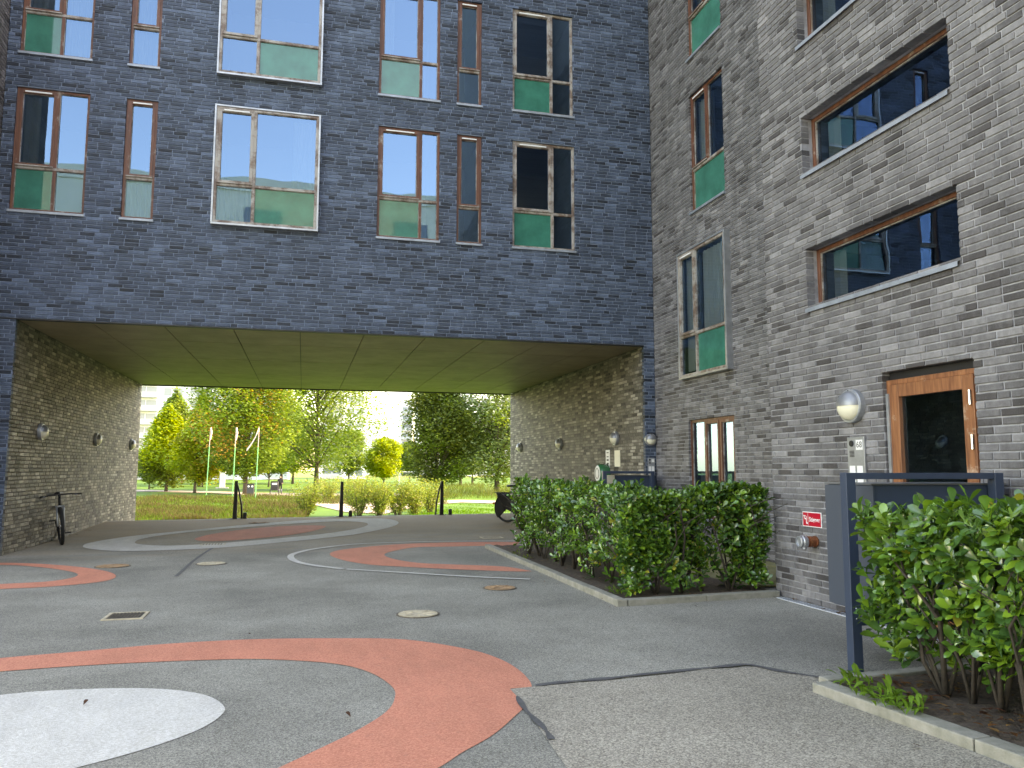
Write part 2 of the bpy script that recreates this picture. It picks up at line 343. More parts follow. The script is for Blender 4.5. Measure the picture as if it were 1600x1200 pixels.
# asphalt of the court, up to the crest at the passage mouth
mb = MB(); ysp = frange(-40, 16, 4)+[17.5, 19.5, 21.5]
xsp = frange(-20, 20, .5)
mb = grid_sheet(xsp, ysp, T); n0 = len(mb.v); n = len(xsp)
mb.v += [(x, crest(max(-8, min(10, x)))+.02, .1) for x in xsp]
mb.f += [(n0-n+i, n0-n+i+1, n0+i+1, n0+i) for i in range(n-1)]
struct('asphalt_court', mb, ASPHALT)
# pale edging strip on the crest
mb = MB()
for i in range(24):
    xa = XL+.01+(XR-XL-.02)*i/24; xb = XL+.01+(XR-XL-.02)*(i+1)/24-.006
    ya, yb = crest(xa)-.1, crest(xb)-.1
    mb.quad((xa, ya, .104), (xb, yb, .104), (xb, yb+.16, .104), (xa, ya+.16, .104))
    mb.quad((xa, ya+.16, .104), (xb, yb+.16, .104), (xb, yb+.16, -.2), (xa, ya+.16, -.2))
struct('edging_strip', mb, mat('edging_concrete', (.5, .47, .4), .85, var=.15))

def flat_poly(name, pts, M, dz, kind='structure'):
    """polygon outline on the court (ground points) -> sheet that follows the ramp"""
    bm = bmesh.new(); vs = [bm.verts.new((p[0], p[1], 0)) for p in pts]; bm.faces.new(vs)
    for yc in (17.5, 21.5):
        bmesh.ops.bisect_plane(bm, geom=bm.verts[:]+bm.edges[:]+bm.faces[:], plane_co=(0, yc, 0), plane_no=(0, 1, 0))
    bmesh.ops.triangulate(bm, faces=bm.faces[:])
    bm.normal_update()
    for f in bm.faces:
        if f.normal.z < 0: f.normal_flip()
    for v in bm.verts: v.co.z = min(T(v.co.x, v.co.y), .1) + dz
    me = bpy.data.meshes.new(name); bm.to_mesh(me); bm.free(); me.materials.append(M)
    o = bpy.data.objects.new(name, me); COL.objects.link(o); o['kind'] = kind; OFF[o] = (0, 0, 0); return o
def smooth_px(P, k=5, closed=True):
    """Catmull-Rom through picture points, done on the ground"""
    Q = [G(*p).to_2d() for p in P]; out = []; n = len(Q)
    rng = range(n) if closed else range(n-1)
    for i in rng:
        if closed: a, b, c, d = Q[i-1], Q[i], Q[(i+1) % n], Q[(i+2) % n]
        else: a, b, c, d = Q[max(i-1, 0)], Q[i], Q[i+1], Q[min(i+2, n-1)]
        for j in range(k):
            t = j/k; out.append(.5*((2*b)+(c-a)*t+(2*a-5*b+4*c-d)*t*t+(3*b-a-3*c+d)*t**3))
    if not closed: out.append(Q[-1])
    return out
# big salmon band
A_out = smooth_px([(-320, 1062), (-150, 1044), (0, 1029), (131, 1018), (262, 1006.6), (394, 999.6), (525, 998), (634, 1000), (731, 1015), (780, 1030), (810, 1047), (827, 1064), (831, 1074)], closed=False)
A_out2 = smooth_px([(797, 1077), (819, 1101), (802, 1122), (769, 1150), (720, 1178), (688, 1199), (600, 1245), (480, 1300)], closed=False)
A_in = smooth_px([(-320, 1085), (-150, 1066), (0, 1050), (175, 1038), (350, 1031), (437, 1031.5), (525, 1038), (577, 1051), (612, 1073), (617, 1090.6), (604, 1112.5), (560, 1141), (503, 1169), (437, 1200), (330, 1250), (200, 1300)], closed=False)
flat_poly('salmon_band', A_out+A_out2+A_in[::-1], SALMON, .004)
flat_poly('white_blob', smooth_px([(0, 1087), (87, 1079.6), (197, 1076), (271, 1078.8), (324, 1088), (350, 1104.6), (345, 1119), (315, 1138.7), (262, 1159.7), (197, 1180), (127, 1198.6), (0, 1230), (-200, 1260), (-330, 1210), (-200, 1115)]), PWHITE, .004)
C_o = smooth_px([(-250, 890), (-120, 881), (0, 879.7), (65, 881.5), (122, 886), (166, 892.9), (181, 900), (170, 906.9), (131, 912.5), (65, 917.8), (0, 920.9), (-120, 930), (-250, 950)], closed=False)
C_i = smooth_px([(-250, 900), (-120, 886), (0, 883), (57, 886), (100, 891.5), (121, 897), (113, 903), (74, 909), (0, 913), (-120, 920), (-250, 936)], closed=False)
flat_poly('salmon_band', [p for p in C_o if p.x > -4.5]+[p for p in C_i[::-1] if p.x > -4.5], SALMON, .004)
D_o = smooth_px([(129.5, 853.5), (144, 847.8), (197, 839), (306, 828), (394, 819.4), (481, 812.8), (547, 810.7), (599, 810.7), (621, 815), (617, 821.6), (582, 830.3), (525, 839), (437.5, 847.8), (350, 855.7), (262, 860), (184, 861.4), (140, 857.9)])
D_i = smooth_px([(211, 847), (227, 841), (280, 833.4), (372, 825), (459, 818.5), (525, 815), (564, 815.9), (575, 820), (555, 827), (494, 836), (415, 843.4), (332, 850), (262, 853), (219, 851)])
def bridge(outer, inner):                    # ring as one polygon with a seam
    j = min(range(len(inner)), key=lambda k: (inner[k]-outer[0]).length)
    inn = inner[j:]+inner[:j]
    return outer+[outer[0]]+[inn[0]]+inn[1:][::1]+[inn[0]] if False else (outer, inn)
def ring_sheet(name, outer, inner, M, dz):
    mb = MB(); N = 90
    def res(P):
        P = P+[P[0]]; L = [0]
        for a, b in zip(P, P[1:]): L.append(L[-1]+(b-a).length)
        out = []; k = 0
        for i in range(N):
            s = L[-1]*i/N
            while L[k+1] < s: k += 1
            t = (s-L[k])/max(1e-9, L[k+1]-L[k]); out.append(P[k].lerp(P[k+1], t))
        return out
    cen = sum(inner, Vector((0, 0)))/len(inner)
    o = res(outer)
    i = [min(res(inner), key=lambda q: (q-p).length) for p in o]
    for k in range(N):
        for s in range(2):
            pass
        a, b, c, d = o[k], o[(k+1) % N], i[(k+1) % N], i[k]
        for s in range(3):
            t0, t1 = s/3, (s+1)/3
            q = [a.lerp(d, t0), b.lerp(c, t0), b.lerp(c, t1), a.lerp(d, t1)]
            if (q[0]-q[3]).length < 1e-5: continue
            qq = [(p.x, p.y, T(p.x, p.y)+dz) for p in q]
            nz = (Vector(qq[1])-Vector(qq[0])).cross(Vector(qq[3])-Vector(qq[0])).z
            if nz < 0: qq = qq[::-1]
            mb.quad(*qq)
    return struct(name, mb, M)
ring_sheet('white_ring', D_o, D_i, PWHITE, .006)
flat_poly('salmon_oval', smooth_px([(305, 842), (332, 834.7), (394, 826), (459, 821.6), (503, 821.6), (506, 825), (477, 832.5), (415, 840.4), (350, 845.6), (315, 845.6)]), SALMON, .006)
E_o = smooth_px([(812, 847.3), (760, 847), (700, 847.8), (634, 850), (569, 855), (525, 861), (516, 867.5), (538, 876), (582, 883), (634, 886), (700, 889.4), (796, 893), (832, 893)], closed=False)
E_i = smooth_px([(806, 853), (760, 853), (700, 854.4), (647, 855.7), (608, 863), (601.6, 868.8), (621, 875), (656, 880), (700, 882), (787, 885.6), (832, 893)], closed=False)
flat_poly('salmon_band', [p for p in E_o]+E_i[::-1][1:], SALMON, .004)
def ribbon(name, P, wd, M, dz, closed=False):
    Q = smooth_px(P, 5, False); mb = MB()
    L = []
    for k, p in enumerate(Q):
        d = (Q[min(k+1, len(Q)-1)]-Q[max(k-1, 0)]).normalized(); nrm = Vector((-d.y, d.x))
        ww = wd if not callable(wd) else wd(k/len(Q)); L.append((p+nrm*ww/2, p-nrm*ww/2))
    for (a, b), (c, d) in zip(L, L[1:]):
        mb.quad(*[(q.x, q.y, T(q.x, q.y)+dz) for q in (b, d, c, a)])
    return struct(name, mb, M)
ribbon('white_line', [(812, 846), (750, 846), (650, 847.3), (560, 850.5), (500, 857), (465, 864), (454, 870), (463, 878), (490, 884), (535, 889.5)], .10, PWHITE, .009)
ribbon('white_line', [(541, 890), (640, 896), (740, 902), (828, 906)], .08, PWHITE, .009)
# old lighter asphalt patch on the right + tar joint
pp = [(797, 1078), (820, 1102), (850, 1150), (885, 1200), (940, 1300), (1700, 1300), (1600, 1210), (1460, 1152), (1275, 1087), (1310, 1066), (1180, 1043), (1100, 1047), (1000, 1060), (900, 1068), (840, 1073)]
flat_poly('asphalt_patch', [G(*p) for p in pp], ASPHALT2, .005)
rr = random.Random(3)
ribbon('tar_joint', [(838, 1073), (860, 1070), (900, 1066), (950, 1062), (1000, 1056), (1060, 1050), (1120, 1044), (1165, 1040), (1185, 1043), (1230, 1052), (1312, 1064)], lambda t: .03+.03*abs(math.sin(t*17))+.012*math.sin(t*53), TAR, .010)
ribbon('tar_joint', [(808, 1090), (822, 1112), (850, 1140), (862, 1158)], lambda t: .012+.03*abs(math.sin(t*9)), TAR, .010)
ribbon('tar_joint', [(338, 853), (308, 872), (275, 901)], .05, TAR, .0045)

# manhole covers and gratings
IRON = mat('cast_iron', (.16, .13, .10), .65, .5, var=.4, vscale=14)
IRON_TAN = mat('cast_iron_tan', (.50, .42, .30), .7, .2, var=.25, vscale=14)
IRON_RUST = mat('cast_iron_rust', (.38, .23, .13), .75, .3, var=.3, vscale=14)
def manhole(u, v, r, M, label):
    p = G(u, v); t = thing('manhole_cover', (p.x, p.y, p.z), label, 'manhole cover')
    a = MB().lathe((p.x, p.y, p.z+.002), (0, 0, 1), [(r, 0), (r, .006), (r*.93, .006), (r*.93, .003), (0, .003)], 36); part('rim', a, IRON, t)
    a = MB().lathe((p.x, p.y, p.z+.004), (0, 0, 1), [(r*.9, 0), (r*.9, .007), (r*.62, .007), (r*.6, .004), (r*.5, .004), (r*.48, .007), (r*.3, .007), (r*.28, .004), (.0, .004)], 36); part('lid', a, M, t)
    a = MB()
    for k in range(8):
        an = k*math.pi/4; d = Vector((math.cos(an), math.sin(an), 0)); q = Vector((p.x, p.y, p.z+.009))
        a.tube([q+d*r*.3, q+d*r*.85], .008, 6)
    part('raised_pattern', a, M, t)
manhole(653, 960, .21, IRON_TAN, 'tan round manhole cover with raised rings on grey asphalt, between salmon band and hedge')
manhole(781, 919, .2, IRON_RUST, 'rusty brown round manhole cover beside the end of the white line')
manhole(330, 881, .22, IRON_TAN, 'pale round manhole cover in asphalt beside the white ring')
manhole(176, 885, .24, IRON_RUST, 'brown round manhole cover touching the small salmon band by the left pier')
manhole(405, 817, .25, IRON_RUST, 'brown round cover set in the white ring near the passage mouth')
def grating(u, v, w_, d_, label, n=9, M=None):
    p = G(u, v); t = thing('drain_grating', (p.x, p.y, p.z), label, 'drain grating')
    x0, x1, y0, y1, z = p.x-w_/2, p.x+w_/2, p.y-d_/2, p.y+d_/2, p.z
    a = MB(); a.box(x0, x1, y0, y0+.03, z, z+.010); a.box(x0, x1, y1-.03, y1, z, z+.010); a.box(x0, x0+.03, y0+.03, y1-.03, z, z+.010); a.box(x1-.03, x1, y0+.03, y1-.03, z, z+.010)
    part('frame', a, M or IRON_TAN, t)
    a = MB().quad((x0, y0, z+.003), (x1, y0, z+.003), (x1, y1, z+.003), (x0, y1, z+.003)); part('pit', a, BLACK, t)
    for k in range(n):
        xa = x0+.04+(x1-x0-.08)*k/n; part('bar', MB().box(xa, xa+(x1-x0-.08)/n*.5, y0+.03, y1-.03, z+.004, z+.009), IRON, t)
grating(197, 963, .36, .38, 'square drain grating with pale frame in grey asphalt', 9)
grating(333, 851, .44, .3, 'slotted drain grating crossing the white ring', 7)
grating(768, 840, .44, .3, 'slotted drain grating on asphalt at hedge tip', 7)

# ------------------------------------------------------------------ brick walls
class Frame:
    """a along the wall, z up, n outward"""
    def __init__(s, org, ea, en): s.o = Vector(org); s.ea = Vector(ea); s.en = Vector(en); s.flip = s.ea.cross(Vector((0, 0, 1))).dot(s.en) < 0
    def p(s, a, z, n): q = s.o+s.ea*a+s.en*n; return (q.x, q.y, z)
    def quad(s, mb, a0, a1, z0, z1, n):
        q = [s.p(a0, z0, n), s.p(a1, z0, n), s.p(a1, z1, n), s.p(a0, z1, n)]
        mb.quad(*(q[::-1] if s.flip else q))
    def box(s, mb, a0, a1, z0, z1, n0, n1):
        P = [s.p(a0, 0, n0), s.p(a1, 0, n1)]
        mb.box(min(P[0][0], P[1][0]), max(P[0][0], P[1][0]), min(P[0][1], P[1][1]), max(P[0][1], P[1][1]), z0, z1); return mb
def brick_geo(fr, mb, a0, a1, z0, z1, proud, tone, depth=.10, ch=.004):
    i = len(mb.v); P = fr.p
    jit = lambda: RND.uniform(-.0012, .0012)
    mb.v += [P(a0, z0, -depth), P(a1, z0, -depth), P(a1, z1, -depth), P(a0, z1, -depth)]
    j = [jit() for _ in range(4)]
    mb.v += [P(a0+j[0], z0, proud-ch), P(a1+j[1], z0, proud-ch), P(a1+j[2], z1, proud-ch), P(a0+j[3], z1, proud-ch)]
    mb.v += [P(a0+ch, z0+ch, proud), P(a1-ch, z0+ch, proud), P(a1-ch, z1-ch, proud), P(a0+ch, z1-ch, proud)]
    q = [(8, 9, 10, 11), (4, 5, 9, 8), (5, 6, 10, 9), (6, 7, 11, 10), (7, 4, 8, 11), (0, 1, 5, 4), (1, 2, 6, 5), (2, 3, 7, 6), (3, 0, 4, 7)]
    mb.f += [tuple(i+k for k in (f[::-1] if fr.flip else f)) for f in q]
    mb.t += [tone]*12
BL, BH, JT, CH = .226, .053, .014, .0667
CAND = {}
def cut(rect, holes):
    rs = [rect]
    for h in holes:
        out = []
        for (a0, a1, z0, z1) in rs:
            if a1 <= h[0] or a0 >= h[1] or z1 <= h[2] or z0 >= h[3]: out.append((a0, a1, z0, z1)); continue
            if a0 < h[0]: out.append((a0, h[0], z0, z1))
            if a1 > h[1]: out.append((h[1], a1, z0, z1))
            m0, m1 = max(a0, h[0]), min(a1, h[1])
            if z0 < h[2]: out.append((m0, m1, z0, h[2]))
            if z1 > h[3]: out.append((m0, m1, h[3], z1))
        rs = out
    return [r for r in rs if r[1]-r[0] > .018 and r[3]-r[2] > .014]
def proj(p):
    d = Vector(p)-Vector((0, 0, HC)); z = d.dot(CF)
    if z < .2: return None
    return 800+FPX*d.dot(CR)/z, 600-FPX*d.dot(CU)/z, z
def wall(bld, fr, a0, a1, z0, z1, holes, BM, MM, zc=0., seed=1, tone_f=None, rev=.11):
    """a mortar sheet with openings, bricks proud of it; returns the wall part"""
    rd = random.Random(seed)
    mo = MB(); As = sorted({a0, a1, *[min(max(h[k], a0), a1) for h in holes for k in (0, 1)]}); Zs = sorted({z0, z1, *[min(max(h[k], z0), z1) for h in holes for k in (2, 3)]})
    for i in range(len(As)-1):
        for j in range(len(Zs)-1):
            ca, cz = (As[i]+As[i+1])/2, (Zs[j]+Zs[j+1])/2
            if any(h[0] < ca < h[1] and h[2] < cz < h[3] for h in holes): continue
            fr.quad(mo, As[i], As[i+1], Zs[j], Zs[j+1], -.011)
    for h in holes:                             # mortar of the reveals
        e = .006
        for (b0, b1, y0, y1) in ((h[0]-e, h[0]-e, h[2], h[3]), (h[1]+e, h[1]+e, h[2], h[3])):
            mo.quad(fr.p(b0, y0, -.009), fr.p(b0, y1, -.009), fr.p(b0, y1, -.3), fr.p(b0, y0, -.3))
        for zz in (h[2]-e, h[3]+e):
            mo.quad(fr.p(h[0], zz, -.009), fr.p(h[1], zz, -.009), fr.p(h[1], zz, -.3), fr.p(h[0], zz, -.3))
    wl = part('wall', mo, MM, bld)
    bw = MB(); bw.t = []
    k = math.floor((z0-zc)/CH)
    off = 0.
    cands = []
    while True:
        zb = zc+k*CH+JT/2; zt = zb+BH; k += 1
        if zb > z1: break
        if zt < z0+.01: continue
        zb2, zt2 = max(zb, z0), min(zt, z1)
        off = (off+rd.choice([.06, .08, .08, .12, .16, .1]))%.24
        a = a0-off
        while a < a1:
            L = BL if rd.random() > .045 else .108
            r = (max(a, a0), min(a+L, a1), zb2, zt2)
            full = r[0] == a and r[1] == a+L and L == BL and zt2-zb2 > BH-.001
            a += L+JT
            if r[1]-r[0] < .018: continue
            t = rd.random(); tone = (rd.uniform(-.02, .18) if t < .14 else rd.uniform(.33, .62) if t < .8 else rd.uniform(.6, .95))
            ps = cut(r, holes)
            full = full and len(ps) == 1 and ps[0] == r
            pr = rd.uniform(-.002, .0025)
            if full:
                cands.append((r, pr, tone))
            else:
                for q in ps: brick_geo(fr, bw, *q, pr, tone)
    CAND.setdefault(bld, []).append((wl, fr, cands, bw, BM))
    return wl
def finish_bricks(bld, limit=300):
    allc = []
    for wi, (wl, fr, cands, bw, BM) in enumerate(CAND[bld]):
        for ci, (r, pr, tone) in enumerate(cands):
            c = Vector(fr.p((r[0]+r[1])/2, (r[2]+r[3])/2, 0)); q = proj(c)
            ar = 0
            if q and 4 < q[0] < 1596 and 4 < q[1] < 1196 and (c-Vector((0, 0, HC))).dot(fr.en) < 0:
                e = proj(fr.p(r[1], r[3], 0)); s = proj(fr.p(r[0], r[2], 0)); ar = abs(e[0]-s[0])*abs(e[1]-s[1])*(BLOCKED(q) if BLOCKED else 1)
            allc.append((ar, wi, ci))
    allc.sort(reverse=True)
    chosen = {(w_, c) for a, w_, c in allc[:limit] if a > 0}
    for wi, (wl, fr, cands, bw, BM) in enumerate(CAND[bld]):
        var = {}
        for ci, (r, pr, tone) in enumerate(cands):
            if (wi, ci) in chosen:
                key = int(tone*12)
                if key not in var:
                    b = MB(); b.t = []; f0 = Frame((0, 0, 0), fr.ea, fr.en); brick_geo(f0, b, 0, BL, 0, BH, 0, (key+.5)/12); var[key] = mesh_of('brick', b, BM)
                o = bpy.data.objects.new('brick', var[key]); COL.objects.link(o); o.parent = wl
                p = Vector(fr.p(r[0], r[2], pr)); o.location = p-Vector(OFF[wl])
            else: brick_geo(fr, bw, *r, pr, tone)
        part('brickwork', bw, BM, wl, stuff=True)
BLOCKED = None

gate = thing('gateway_building', (0, Y0, 0), 'dark blue grey brick apartment block spanning the wide ground level passage', 'building')
wing = thing('apartment_wing', (X2, 8, 0), 'warm grey brick wing with ribbon windows and entrance door numbered 68', 'building')
FF = Frame((0, Y0, 0), (1, 0, 0), (0, -1, 0))
FN = Frame((X1, 0, 0), (0, 1, 0), (-1, 0, 0))
FR_ = Frame((X2, 0, 0), (0, 1, 0), (-1, 0, 0))
FPL = Frame((XL, 0, 0), (0, 1, 0), (1, 0, 0))
FPR = Frame((XR, 0, 0), (0, 1, 0), (-1, 0, 0))
FLW = Frame((-5.06, 0, 0), (0, 1, 0), (1, 0, 0))
ZT = 12.6
LO, UP = (5.70, 7.86), (8.48, 10.62)
HF = [(-4.88, -3.745, *LO), (-3.17, -2.655, *LO), (-1.68, .12, *LO), (1.20, 2.375, *LO), (2.71, 3.20, *LO), (3.82, 5.11, *LO),
      (-4.88, -3.755, *UP), (-3.17, -2.665, *UP), (-1.68, .12, *UP), (1.19, 2.36, *UP), (2.70, 3.19, *UP), (3.82, 5.09, *UP)]
HN = [(5.21, 7.255, 3.13, 3.75), (5.21, 7.255, 4.60, 5.22), (5.21, 7.255, 6.07, 6.69), (5.145, 6.19, -.3, 2.29)]
HR = [(11.65, 12.87, 6.08, 8.30), (11.55, 13.25, 3.05, 5.36), (11.65, 12.87, 9.03, 11.25), (11.57, 13.15, .55, 2.28)]
wall(gate, FF, -5.06, X2, ZS+.02, ZT, HF, BR_BLUE, MORTAR_BLUE, zc=ZS+.02, seed=21)
wall(gate, FF, -5.06, XL, -.4, ZS+.02, [], BR_BLUE, MORTAR_BLUE, seed=22)
wall(gate, FF, XR, X2, -.4, ZS+.02, [], BR_BLUE, MORTAR_BLUE, seed=23)
wall(gate, FPL, Y0+.102, YB, -.5, ZS, [], BR_BROWN, MORTAR_BROWN, seed=24)
wall(gate, FPR, Y0+.102, YB, -.5, ZS, [], BR_BROWN, MORTAR_BROWN, seed=25)
wall(gate, FLW, 12.5, Y0, -.3, ZT, [], BR_GREY, MORTAR_GREY, seed=26)
wall(wing, FN, .0, SEAM, -.3, 9.6, HN, BR_GREY, MORTAR_GREY, seed=31)
wall(wing, FR_, SEAM+.01, Y0, -.3, ZT, HR, BR_GREY, MORTAR_GREY, seed=32)
finish_bricks(gate); finish_bricks(wing)
# plain upper storeys, roofs and the unseen sides of both blocks
mb = MB(); mb.box(-5.06, X2-.02, Y0+.12, YB, ZT, 16.2); mb.box(-5.06, X2-.02, Y0+2.4, YB-.02, ZS+.25, ZT)
part('upper_storeys', mb, BS_X, gate)
mb = MB(); mb.quad((-5.06, Y0, ZT), (X2-.02, Y0, ZT), (X2-.02, Y0, 16.2), (-5.06, Y0, 16.2)); part('upper_wall', mb, BS_X, gate)
mb = MB(); mb.box(-14, -5.06-.3, 12.5, 26, -.5, 16.2); mb.box(-5.37, -5.062, 12.52, Y0, ZT, 16.2); part('side_wing', mb, BS_Y, gate); part('end_wall', MB().box(-14.0, -5.065, 12.47, 12.49, -.5, 16.2), BS_X, gate)
for xa, xb in ((-5.06, XL-.105), (XR+.105, X2+.3)): part('pier_core', MB().box(xa, xb, Y0+.12, YB, -.5, ZS+.4), BS_X, gate)
WT = 19.8; mb = MB(); mb.box(X1+2.7, 15, -.0, SEAM-.02, -.5, WT); mb.box(X1, X1+2.72, -.0, SEAM-.012, 9.6, WT); mb.box(X1+.02, X1+2.72, -.12, -.01, -.5, WT); mb.box(X2+2.4, 15, SEAM, 26, -.5, WT); mb.box(X2, X2+2.42, SEAM, Y0+.3, ZT, WT); mb.box(X2+.31, X2+2.42, Y0+.32, 26, -.5, WT); mb.box(X1+.01, X2+.05, SEAM-.01, SEAM, -.5, WT)  # wing top raised, out of view, to keep the sun off the front
part('wing_core', mb, BS_Y, wing)
# black steel angle under the brick front
part('lintel', MB().box(-5.06, XR, Y0-.006, Y0+.1, ZS-.004, ZS+.016), STEELD, gate)
part('lintel', MB().box(XL, XR, YB-.06, YB+.01, ZS-.03, ZS+.016), STEELD, gate)
# soffit boards
cols = [XL+.003]+[-3.53, -2.40, -1.26, -.12, 1.02, 2.16, 3.30, 4.44, 5.58]+[XR-.003]
rows = [Y0+.11, 16.3, 18.8, 21.6, 23.9, YB-.07]
for i in range(len(cols)-1):
    for j in range(len(rows)-1):
        part('soffit_panel', MB().box(cols[i]+.008, cols[i+1]-.008, rows[j]+.012, rows[j+1]-.012, ZS, ZS+.02), SOFFIT, gate)
part('soffit_void', MB().box(XL-.2, XR+.2, Y0+.11, YB-.02, ZS+.03, ZS+.2), STEELD, gate)

# ------------------------------------------------------------------ windows
def window(bld, fr, rect, cells, wood=WOOD, box=False, curtains=(), inset=.045, sill=True, room=1.6, vent=True, label=None, cmat=None):
    a0, a1, z0, z1 = rect; fw = .042
    n0 = .10 if box else -inset                 # face of the frame
    mb = MB()
    if box:
        for (b0, b1, y0, y1) in ((a0-.02, a0+.012, z0-.02, z1+.02), (a1-.012, a1+.02, z0-.02, z1+.02), (a0+.012, a1-.012, z1-.008, z1+.02), (a0+.012, a1-.012, z0-.02, z0+.012)):
            fr.box(mb, b0, b1, y0, y1, -.05, n0+.012)
        surround = mb; mb = MB()
        a0 += .013; a1 -= .013; z0 += .013; z1 -= .013
    fr.box(mb, a0, a0+fw, z0, z1, n0-.09, n0); fr.box(mb, a1-fw, a1, z0, z1, n0-.09, n0)
    fr.box(mb, a0+fw, a1-fw, z0, z0+fw, n0-.09, n0-.001); fr.box(mb, a0+fw, a1-fw, z1-fw, z1, n0-.09, n0-.001)
    W = part('window', mb, wood, bld, bevel=.003, label=label)
    if box: part('surround', surround, ALU, W, bevel=.003)
    A = lambda t: a0+(a1-a0)*t
    Z = lambda t: z0+(z1-z0)*t
    edges = {}
    for (t0, t1, s0, s1, kind) in cells:
        ca0, ca1, cz0, cz1 = A(t0), A(t1), Z(s0), Z(s1)
        l = fw if t0 == 0 else .022; r = fw if t1 == 1 else .022; b = fw if s0 == 0 else .022; t = fw if s1 == 1 else .022
        if t1 < 1: edges[('v', t1, s0, s1)] = 1
        if s1 < 1: edges[('h', t0, t1, s1)] = 1
        i0, i1, j0, j1 = ca0+l, ca1-r, cz0+b, cz1-t
        if kind.startswith('sash'):
            sw = .05; m2 = MB()
            fr.box(m2, i0, i0+sw, j0, j1, n0-.06, n0+.008); fr.box(m2, i1-sw, i1, j0, j1, n0-.06, n0+.008)
            fr.box(m2, i0+sw, i1-sw, j0, j0+sw, n0-.06, n0+.007); fr.box(m2, i0+sw, i1-sw, j1-sw, j1, n0-.06, n0+.007)
            part('sash', m2, wood, W, bevel=.003)
            if vent:
                cm = (i0+i1)/2; hw = (i1-i0)*.36
                part('vent', fr.box(MB(), cm-hw, cm+hw, j1-.036, j1-.012, n0+.007, n0+.022), WHITE, W, bevel=.003)
            part('drip_bar', fr.box(MB(), i0, i1, j0-.004, j0+.016, n0+.009, n0+.026), WOOD_WORN, W)
            i0 += sw; i1 -= sw; j0 += sw; j1 -= sw
        m3 = MB(); fr.quad(m3, i0-.004, i1+.004, j0-.004, j1+.004, n0-.04)
        if kind == 'green': 
            m3 = MB(); fr.box(m3, i0-.004, i1+.004, j0-.004, j1+.004, n0-.06, n0-.035); part('spandrel_panel', m3, GREEN, W)
        else: part('pane', m3, GLASS, W)
        m4 = MB(); e = .009                      # glazing beads
        fr.box(m4, i0-.002, i0+e, j0, j1, n0-.038, n0-.018); fr.box(m4, i1-e, i1+.002, j0, j1, n0-.038, n0-.018); fr.box(m4, i0+e, i1-e, j0-.002, j0+e, n0-.038, n0-.019); fr.box(m4, i0+e, i1-e, j1-e, j1+.002, n0-.038, n0-.019)
        part('glazing_bead', m4, WOOD_WORN, W)
    for k in edges:
        if k[0] == 'v': part('mullion', fr.box(MB(), A(k[1])-.022, A(k[1])+.022, Z(k[2])+(fw if k[2] == 0 else .022), Z(k[3])-(fw if k[3] == 1 else .022), n0-.085, n0-.003), wood, W)
        else: part('transom', fr.box(MB(), A(k[1])+(fw if k[1] == 0 else .0), A(k[2])-(fw if k[2] == 1 else 0), Z(k[3])-.022, Z(k[3])+.022, n0-.086, n0-.002), WOOD_WORN, W)
    if sill and not box:
        part('sill', fr.box(MB(), a0-.015, a1+.015, z0-.045, z0-.002, -.05, .035), SILL, W, bevel=.003)
    if room:
        m5 = MB(); rn = n0-.12; q = fr.p
        b = [(a0, z0), (a1, z0), (a1, z1), (a0, z1)]
        for (x, y), (x2, y2) in zip(b, b[1:]+b[:1]): m5.quad(q(x, y, rn), q(x2, y2, rn), q(x2, y2, rn-room), q(x, y, rn-room))
        m5.quad(*[q(x, y, rn-room) for x, y in b]); part('room_lining', m5, ROOM, W)
    for (t0, t1, s0, s1) in curtains:
        m6 = MB(); N = max(8, int((A(t1)-A(t0))/.02)); zz0, zz1 = Z(s0), Z(s1)
        for k in range(N):
            x0_, x1_ = A(t0)+(A(t1)-A(t0))*k/N, A(t0)+(A(t1)-A(t0))*(k+1)/N
            d0 = .02*math.sin(x0_*55)+.008*math.sin(x0_*131); d1 = .02*math.sin(x1_*55)+.008*math.sin(x1_*131)
            m6.quad(fr.p(x0_, zz0, n0-.16+d0), fr.p(x1_, zz0, n0-.16+d1), fr.p(x1_, zz1, n0-.16+d1), fr.p(x0_, zz1, n0-.16+d0))
        part('curtain', m6, cmat or CURTAIN, W, smooth=True)
    return W
T3 = .36
def two(sp, tz=.355, left='sash'):
    return [(0, sp, tz, 1, left), (sp, 1, tz, 1, 'fix'), (0, sp, 0, tz, 'green'), (sp, 1, 0, tz, 'fix')]
one = lambda tz=.34: [(0, 1, tz, 1, 'sash'), (0, 1, 0, tz, 'fix')]
boxc = [(0, .375, .33, 1, 'sash'), (.375, 1, .33, 1, 'fix'), (0, .375, 0, .33, 'fix'), (.375, 1, 0, .33, 'green')]
full = [(.03, .97, .03, .97)]
for k, rows_ in enumerate((HF[:6], HF[6:])):
    window(gate, FF, rows_[0], two(.56), WOOD, curtains=[(.04, .3, .36, .96)]+([(.6, .96, .05, .96)] if k else []))
    window(gate, FF, rows_[1], one(), WOOD, curtains=[(.06, .94, .04, .96)] if k else [(.06, .94, .04, .32)])
    window(gate, FF, rows_[2], boxc, WOOD_WORN, box=True, curtains=[(.04, .36, .04, .32), (.75, .97, .34, .96)] if k == 0 else [])
    window(gate, FF, rows_[3], two(.69), WOOD, curtains=[(.05, .25, .4, .96)] if k else [])
    window(gate, FF, rows_[4], one(.33), WOOD)
    window(gate, FF, rows_[5], two(.645, .34), WOOD_WORN if k == 0 else WOOD_WORN)
window(wing, FR_, HR[0], [(0, .5, .36, 1, 'fix'), (.5, 1, .36, 1, 'sash'), (0, 1, 0, .36, 'green')], WOOD, curtains=[(.53, .97, .38, .96)], cmat=BLIND)
window(wing, FR_, HR[2], [(0, .5, .36, 1, 'fix'), (.5, 1, .36, 1, 'sash'), (0, 1, 0, .36, 'green')], WOOD, curtains=[(.05, .97, .38, .96)])
